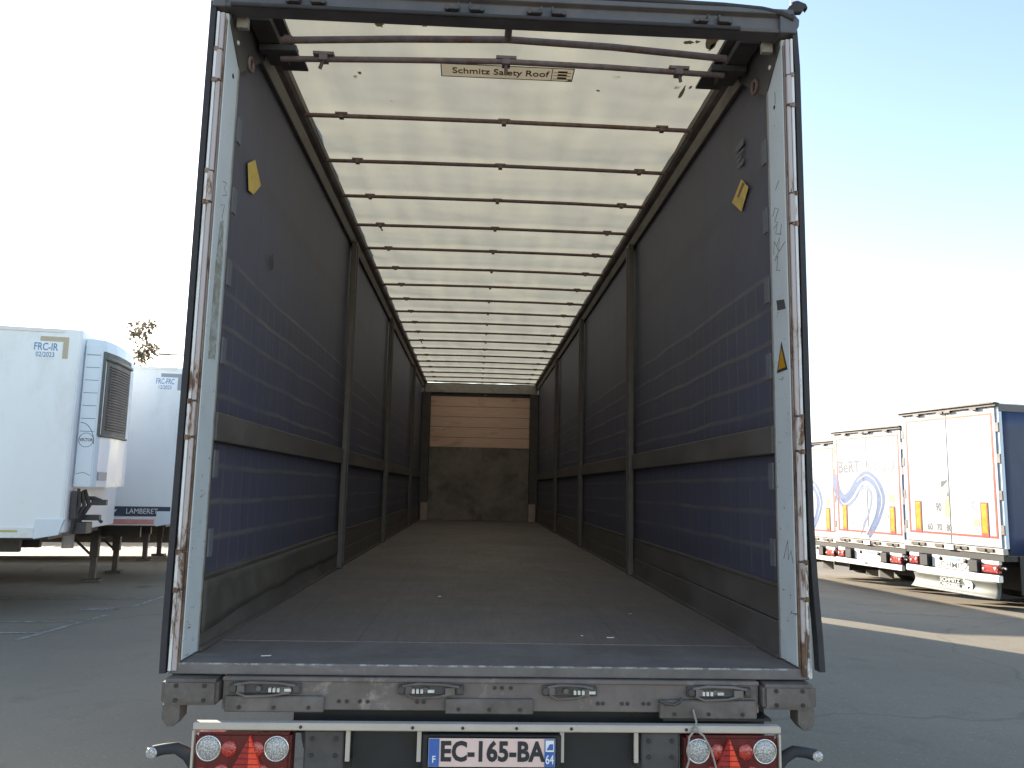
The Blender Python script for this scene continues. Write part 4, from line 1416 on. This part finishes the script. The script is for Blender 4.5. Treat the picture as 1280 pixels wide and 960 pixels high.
def curtain_base(label):
    t = thing('curtain_trailer', label, 'trailer', group=GRP)
    running_gear(t)
    for s_ in (-1, 1):
        MB().box(*sorted((s_ * 1.215, s_ * 1.235)), 0.35, 10.2, 0.34, 1.075).build('dark_side_panel', 'black_plastic', t, 0.006)  # added black panel, hides the wheels
        MB().box(*sorted((s_ * 0.72, s_ * 1.21)), 1.30, 1.315, 0.16, 0.95).build('shade_flap', 'black_plastic', t)  # black flap standing in for the shade that hides the wheels
    MB().box(-0.70, 0.70, 1.32, 1.34, 0.30, 0.78).build('rear_screen', 'black_plastic', t)
    landing_legs(t, 10.9)
    for s_ in (-1, 1):
        c = MB().grid(lambda u, v, s_=s_: (s_ * (1.262 + 0.006 * mnoise.noise((u * 16, v * 1.5, 2.0 + s_))), 0.10 + u * 13.3, 1.08 + v * 2.78), 90, 8)
        c.build('side_curtain', 'navy_out', t, solid=0.004)
        MB().box(*sorted((s_ * 1.20, s_ * 1.272)), 0.03, 13.5, 3.80, 3.945).build('top_rail', 'header_paint', t, 0.008)
        MB().box(*sorted((s_ * 1.20, s_ * 1.264)), 0.02, 0.10, 1.20, 3.90).build('corner_post', 'blue_grey', t, 0.004)
        h = MB()
        for z in (1.55, 2.2, 2.9, 3.5):
            h.box(*sorted((s_ * 1.20, s_ * 1.272)), -0.010, 0.018, z - 0.09, z + 0.09)
        each(h, 'door_hinge', 'steel_grey', t, 0.003)
    # a closed box behind the doors: floor, roof, front
    MB().box(-1.25, 1.25, 0.06, 13.4, 1.06, 1.16).build('floor_frame', 'steel_dark', t)
    MB().box(-1.22, 1.22, 0.05, 13.45, 3.952, 3.972).build('roof', 'white_panel', t)
    MB().box(-1.25, 1.25, 13.46, 13.55, 1.06, 3.94).build('front_wall', 'white_panel', t)
    hd = MB()
    hd.box(-1.27, 1.27, -0.06, 0.04, 3.905, 3.95)
    hd.prism([(-1.30, 3.955), (1.27, 3.955), (1.29, 3.965), (1.20, 3.99), (-1.30, 3.966)], (0, -0.10, 0), (1, 0, 0), (0, 0, 1), (0, 1, 0), 0.15)
    ho = hd.build('rear_header', 'steel_dark', t)
    lt = MB()
    for x in (-0.75, -0.1, 0.1, 0.75):
        lt.box(x - 0.08, x + 0.08, -0.068, -0.02, 3.865, 3.903)
    each(lt, 'latch_bracket', 'steel_dark', ho)
    for s_ in (-1, 1):
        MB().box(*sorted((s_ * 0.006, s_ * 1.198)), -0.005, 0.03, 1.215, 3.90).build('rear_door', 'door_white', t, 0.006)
    tp = MB()
    tp.box(-1.13, 1.13, -0.009, -0.0055, 3.745, 3.785)
    tp.box(-1.13, 1.13, -0.009, -0.0055, 1.385, 1.425)
    tp.box(-1.13, -1.09, -0.009, -0.0055, 1.4255, 3.7445)
    tp.box(1.09, 1.13, -0.009, -0.0055, 1.4255, 3.7445)
    tp.build('outline_tape', 'red_tape', t)
    for x in (-0.86, 0.84):
        bo = MB().box(x - 0.085, x + 0.085, -0.014, -0.0095, 1.40, 2.06).build('marker_board', 'red_tape', t)
        MB().box(x - 0.062, x + 0.062, -0.0165, -0.0145, 1.47, 2.035).build('board_face', 'yellow_board', bo)
    sl = MB()
    sl.box(-1.26, 1.26, -0.05, 0.06, 1.09, 1.205)
    slo = sl.build('rear_sill', 'alu', t, 0.004)
    lv = MB()
    for x in (-0.85, -0.2, 0.25, 0.85):
        lv.box(x - 0.19, x + 0.19, -0.070, -0.052, 1.13, 1.19)
        lv.box(x - 0.03, x + 0.03, -0.090, -0.070, 1.13, 1.18)
    each(lv, 'lock_lever', 'steel_dark', slo)
    MB().box(-0.11, 0.11, -0.085, -0.05, 1.10, 1.20).build('sill_block', 'white_paint', slo)
    MB().box(-1.24, 1.24, -0.03, 0.30, 0.965, 1.085).build('rear_cross_member', 'black_plastic', t)
    MB().box(-0.50, 0.47, -0.045, 0.02, 0.715, 0.96).build('plate_panel', 'white_paint', t, 0.003)
    pl = MB().box(-0.22, 0.32, -0.053, -0.0455, 0.86, 0.955).build('number_plate', 'faint_text', t)
    lettering('plate_letters', 'DT-912-HY', 0.085, 'ink_blue', pl, (0.06, -0.0535, 0.908), REAR, 0.9, 0.001, 'CENTER', 0.001)
    for x in (-0.27, 0.37):
        MB().dome((x, -0.046, 0.90), (0, -1, 0), 0.045, 0.03, 14).build('plate_lamp', 'black_plastic', t)
    for x0, x1 in ((-1.12, -0.86), (0.75, 1.14)):
        lo = MB().box(x0, x1, -0.075, 0.02, 0.735, 0.885).build('tail_light', 'light_red', t, 0.012, 2)
        MB().dome((x0 + 0.06, -0.076, 0.80), (0, -1, 0), 0.03, 0.01, 12).build('clear_lens', 'lens_clear', lo)
        MB().dome((x1 - 0.06, -0.076, 0.82), (0, -1, 0), 0.035, 0.01, 12).build('clear_lens', 'lens_clear', lo)
        MB().box(x0, x1, -0.05, 0.02, 0.895, 0.962).build('lamp_carrier', 'white_paint', t)
    bf = MB()
    for x in (-0.66, 0.60):
        bf.box(x - 0.11, x + 0.11, -0.12, 0.02, 0.72, 0.95)
    each(bf, 'rubber_buffer', 'black_plastic', t, 0.01)
    MB().box(-1.20, 1.17, -0.09, 0.01, 0.575, 0.70).build('bumper', 'white_paint', t, 0.012, 2)
    MB().box(-1.20, 1.17, -0.06, 0.0, 0.702, 0.714).build('bumper_gap', 'black_plastic', t)
    for s_ in (-1, 1):
        a = MB().tube([(s_ * 1.15, -0.01, 0.80), (s_ * 1.22, -0.03, 0.85), (s_ * 1.29, -0.03, 0.84)], 0.022, 8).build('marker_lamp', 'rubber', t)
        MB().dome((s_ * 1.29, -0.05, 0.84), (0, -1, 0), 0.022, 0.012, 12).build('lamp_lens', 'lens_clear', a)
    return t


def rear_px(quad, pts):
    """Photo positions on a trailer's rear to local (x, z) through its four corners."""
    tl, tr, bl, br = quad
    out = []
    for x, y in pts:
        u, v = 0.5, 0.5
        for _ in range(20):
            X = (1 - v) * ((1 - u) * tl[0] + u * tr[0]) + v * ((1 - u) * bl[0] + u * br[0])
            Y = (1 - v) * ((1 - u) * tl[1] + u * tr[1]) + v * ((1 - u) * bl[1] + u * br[1])
            wv = (1 - u) * (bl[1] - tl[1]) + u * (br[1] - tr[1])
            wu = (1 - v) * (tr[0] - tl[0]) + v * (br[0] - bl[0])
            u += (x - X) / wu
            v += (y - Y) / wv
        out.append((-1.25 + 2.5 * u, 3.95 - 2.75 * v))
    return out


def smooth_path(pts, n=10):
    P = [Vector(p) for p in pts]
    out = []
    for i in range(len(P) - 1):
        p0, p1, p2, p3 = P[max(i - 1, 0)], P[i], P[i + 1], P[min(i + 2, len(P) - 1)]
        for k in range(n):
            t = k / n
            out.append(0.5 * ((2 * p1) + (-p0 + p2) * t + (2 * p0 - 5 * p1 + 4 * p2 - p3) * t * t + (-p0 + 3 * p1 - 3 * p2 + p3) * t ** 3))
    out.append(P[-1])
    return out


T1 = curtain_base('white curtain trailer with grey text skirt and dark blue curtain, frontmost in the right row')
T1.location = (9.633, 12.515, -0.27)
T1.rotation_euler = (0, 0, rad(-78))
T2 = copy_tree(T1)
T2.location = (9.79, 16.19, -0.43)
T2.rotation_euler = (0, 0, rad(-77.5))
T2['label'] = 'white curtain trailer with blue wave and lettering on its rear doors, showing whole'

# graphics of the lettered trailer
Q2 = ((170, 190), (550, 135), (205, 765), (590, 770))
for name, mat, th, pts, ws in (
        ('blue_wave', 'logo_blue', 0.0015, [(190, 425), (212, 520), (250, 562), (295, 530), (335, 455), (375, 422), (425, 455), (457, 530), (447, 615), (420, 690), (393, 742)],
         [0.20, 0.26, 0.34, 0.33, 0.31, 0.30, 0.28, 0.26, 0.22, 0.20, 0.17]),
        ('pale_wave', 'logo_pale', 0.003, [(207, 540), (232, 588), (262, 592), (300, 562), (335, 500), (372, 480), (400, 510), (402, 570), (385, 640), (352, 738)],
         [0.03, 0.05, 0.06, 0.05, 0.05, 0.10, 0.09, 0.05, 0.05, 0.03]),
        ('wave_highlight', 'white_panel', 0.0042, [(320, 455), (345, 430), (378, 412), (420, 440), (452, 500), (462, 560), (445, 640)], [0.01, 0.02, 0.025, 0.025, 0.03, 0.03, 0.01]),
        ('wave_highlight', 'white_panel', 0.0042, [(225, 555), (255, 582), (300, 545), (340, 475), (375, 452), (415, 480), (433, 540), (425, 620), (400, 690), (378, 740)],
         [0.015, 0.03, 0.05, 0.06, 0.07, 0.05, 0.045, 0.05, 0.05, 0.04])):
    xz = smooth_path(rear_px(Q2, pts), 8)
    wv = []
    for i in range(len(ws) - 1):
        wv += [ws[i] + (ws[i + 1] - ws[i]) * k / 8 for k in range(8)]
    wv.append(ws[-1])
    m = MB().ribbon(xz, wv, (0, -0.0055, 0), (1, 0, 0), (0, 0, 1), (0, -1, 0), th)
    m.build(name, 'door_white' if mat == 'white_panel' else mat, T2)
(xa, za), = rear_px(Q2, [(205, 358)])
lettering('door_letters', 'BeRT', 0.44, 'slate_text', T2, (xa, -0.006, 3.02), REAR, 0.86, 0.0015, 'LEFT', 0.005, 1.0)
lettering('door_letters', '&YOU', 0.42, 'pale_text', T2, (xa + 1.06, -0.006, 3.03), REAR, 0.86, 0.0015, 'LEFT', 0.005, 1.0)
c0, c1 = rear_px(Q2, [(422, 282), (512, 200)])
MB().box(c0[0], c1[0], -0.009, -0.0055, c0[1], c1[1]).build('sky_picture', 'sky_picture', T2)
MB().box(-0.17, -0.10, -0.0095, -0.0055, 3.22 - 0.55, 2.83).build('handle_bar', 'slate_text', T2)
m = MB()
for x, z0, z1 in ((-0.60, 1.55, 1.95), (-0.2, 1.55, 1.75), (0.70, 1.78, 1.85)):
    m.ribbon([(x, z0), (x + (0.12 if x == -0.2 else 0), z1)], [0.015, 0.015], (0, -0.0055, 0), (1, 0, 0), (0, 0, 1), (0, -1, 0), 0.001)
m.build('door_scuffs', 'ink_soft', T2)
mo = MB().box(0.75, 0.92, -0.009, -0.0055, 2.14, 2.34).build('speed_sticker', 'pale_yellow', T2)
lettering('bumper_letters', 'SCHMITZ', 0.11, 'ink_soft', T2, (-0.05, -0.0912, 0.638), REAR, 1.1, 0.001, 'CENTER', 0.002)
lettering('panel_letters', 'SCHMITZ', 0.11, 'faint_text', T2, (0.04, -0.0462, 0.78), REAR, 1.1, 0.001, 'CENTER', 0.002)

T3 = copy_tree(T2)
T3.location = (9.93, 19.95, -0.56)
T3.rotation_euler = (0, 0, rad(-77.5))
T3['label'] = 'white curtain trailer farthest back in the right row, mostly hidden by the rusty door frame'

# graphics and skirt of the plain trailer
lettering('panel_letters', 'SCHMITZ', 0.165, 'ink', T1, (0.04, -0.0462, 0.785), REAR, 1.18, 0.001, 'CENTER', 0.001)


def sk(u, v):
    x = -1.07 + 2.22 * u
    e = abs(u - 0.5) * 2
    return (x * (1.0 - 0.03 * math.sin(v * math.pi) * e), -0.085 + 0.05 * math.sin(v * math.pi * .9) - 0.07 * v * v + 0.05 * e ** 6, 0.572 - 0.31 * v)


sko = MB().grid(sk, 24, 8).build('spray_skirt', 'skirt_grey', T1, solid=0.008)
lettering('skirt_letters', 'SCHMITZ', 0.105, 'white_paint', sko, (-0.03, -0.064, 0.49), REAR, 1.15, 0.012, 'CENTER', 0.0)
lettering('skirt_letters', 'CARGOBULL', 0.085, 'white_paint', sko, (-0.03, -0.076, 0.40), REAR, 1.10, 0.014, 'CENTER', 0.0)
ele = [(0, 0.10), (0.03, 0.13), (0.02, 0.17), (0.05, 0.15), (0.06, 0.10), (0.10, 0.11), (0.20, 0.10), (0.23, 0.06), (0.22, -0.06), (0.19, -0.06), (0.18, 0.0), (0.12, 0.0), (0.11, -0.06), (0.07, -0.06), (0.07, 0.02), (0.04, 0.06)]
MB().prism(ele, (0.30, -0.054, 0.42), (1, 0, 0), (0, 0, 1), (0, -1, 0), 0.026).build('skirt_emblem', 'white_paint', sko)
lettering('speed_number', '90', 0.24, 'ink_soft', T1, (-0.30, -0.006, 1.93), REAR, 0.62, 0.001, 'CENTER', 0.003)
lettering('speed_numbers', '60   70   80', 0.19, 'ink_soft', T1, (-0.62, -0.006, 1.52), REAR, 0.72, 0.001, 'LEFT', 0.003)
MB().box(-0.13, 0.07 - 0.08, -0.009, -0.0055, 1.75, 2.12).build('pale_sticker', 'pale_yellow', T1)
MB().prism([(-0.21, 2.47), (-0.02, 2.50), (-0.20, 2.34)], (0, -0.0055, 0), (1, 0, 0), (0, 0, 1), (0, -1, 0), 0.003).build('torn_sticker', 'ink_soft', T1)
MB().prism([(-0.01, 2.18), (0.03, 2.16), (0.03, 2.26)], (-0.06, -0.0055, 0), (1, 0, 0), (0, 0, 1), (0, -1, 0), 0.003).build('torn_sticker', 'ink_soft', T1)
MB().box(0.57, 0.70, -0.009, -0.0055, 1.60, 1.72).build('pale_sticker', 'pale_yellow', T1)
m = MB().ribbon([(0.62 + 0.07 * math.cos(a * 0.5), 2.0 + 0.07 * math.sin(a * 0.5)) for a in range(2, 11)], [0.012] * 9, (0, -0.0055, 0), (1, 0, 0), (0, 0, 1), (0, -1, 0), 0.001)
m.build('speed_ring', 'ink_soft', T1)
MB().box(1.2695, 1.2725, 0.55, 13.2, 1.40, 1.44).build('side_tape', 'white_paint', T1)

# ------------------------------------------------------------------ background: bare tree and street lamp
rnd = random.Random(11)


def make_tree(x, y, h):
    t = thing('tree', 'sparse brown tree rising behind the plain white refrigerated trailer', 'tree', (x, y, 0))
    tk = MB()
    tips = []

    def limb(p, d, L, r, depth):
        n = 5
        pts = [p]
        for i in range(n):
            d = (d + Vector((rnd.uniform(-.16, .16), rnd.uniform(-.16, .16), rnd.uniform(-.03, .10)))).normalized()
            pts.append(pts[-1] + d * L / n)
        tk.tube(pts, [max(r, 0.03) * (1 - 0.55 * i / n) for i in range(n + 1)], 6, False)
        if depth >= 1:
            tips.extend(pts[2:])
        if depth < 3:
            for _ in range(4 if depth else 7):
                k = rnd.randint(2, n)
                a = rnd.uniform(0, 2 * math.pi)
                nd = (d * 0.6 + Vector((math.cos(a), math.sin(a), rnd.uniform(0.05, 0.7))) * 0.75).normalized()
                limb(pts[k], nd, L * rnd.uniform(0.38, 0.54), r * (1 - 0.5 * k / n) * 0.55, depth + 1)
    limb(Vector((0, 0, 0)), Vector((0, 0, 1)), h * 0.72, 0.16, 0)
    tk.build('trunk', 'bark', t)
    cr = MB()
    for p in tips:
        for _ in range(4):
            c = p + Vector((rnd.gauss(0, .22), rnd.gauss(0, .22), rnd.gauss(0, .18)))
            s_ = rnd.uniform(0.09, 0.17)
            a = Vector((rnd.uniform(-1, 1), rnd.uniform(-1, 1), rnd.uniform(-1, 1))).normalized() * s_
            b_ = a.orthogonal().normalized() * s_ * 0.7
            cr.add([c - a, c + b_, c + a, c - b_], [(0, 1, 2, 3)])
    cr.build('crown', 'leaf', t)
    return t


make_tree(-19.7, 45.0, 10.0)
rnd = random.Random(21)
hg = thing('hedge', 'dark low hedge added for its shade behind the white refrigerated trailers', 'hedge', (-17.0, 23.0, 0), rad(8))  # added, sized so its shadow darkens the ground beyond the trailers
core = MB().box(-11.5, 10.0, -0.45, 0.45, 0.02, 1.30).build('stem_mass', 'bark', hg)
lf = MB()
for _ in range(9000):
    c = Vector((rnd.uniform(-11.8, 10.3), rnd.gauss(0, 0.38), max(0.05, 1.5 * rnd.random() ** 0.6 + rnd.gauss(0, 0.06))))
    a = Vector((rnd.uniform(-1, 1), rnd.uniform(-1, 1), rnd.uniform(-1, 1))).normalized() * rnd.uniform(0.04, 0.09)
    b_ = a.orthogonal().normalized() * a.length * 0.7
    lf.add([c - a, c + b_, c + a, c - b_], [(0, 1, 2, 3)])
lf.build('foliage', 'hedge_leaf', hg)
sl = thing('street_lamp', 'grey street lamp arm reaching out from behind the left door frame', 'street lamp', (-17.0, 45.0, 0))
MB().tube([(0, 0, 0), (0, 0, 5), (0, 0, 9.3)], [0.10, 0.08, 0.06], 12).build('pole', 'lamp_grey', sl)
MB().tube([(0, 0, 9.25), (-0.3, 0, 9.5), (-1.2, 0, 9.54), (-1.9, 0, 9.54)], 0.045, 8).build('arm', 'lamp_grey', sl)
MB().box(-2.5, -1.85, -0.14, 0.14, 9.50, 9.60).build('lamp_head', 'lamp_grey', sl, 0.02)
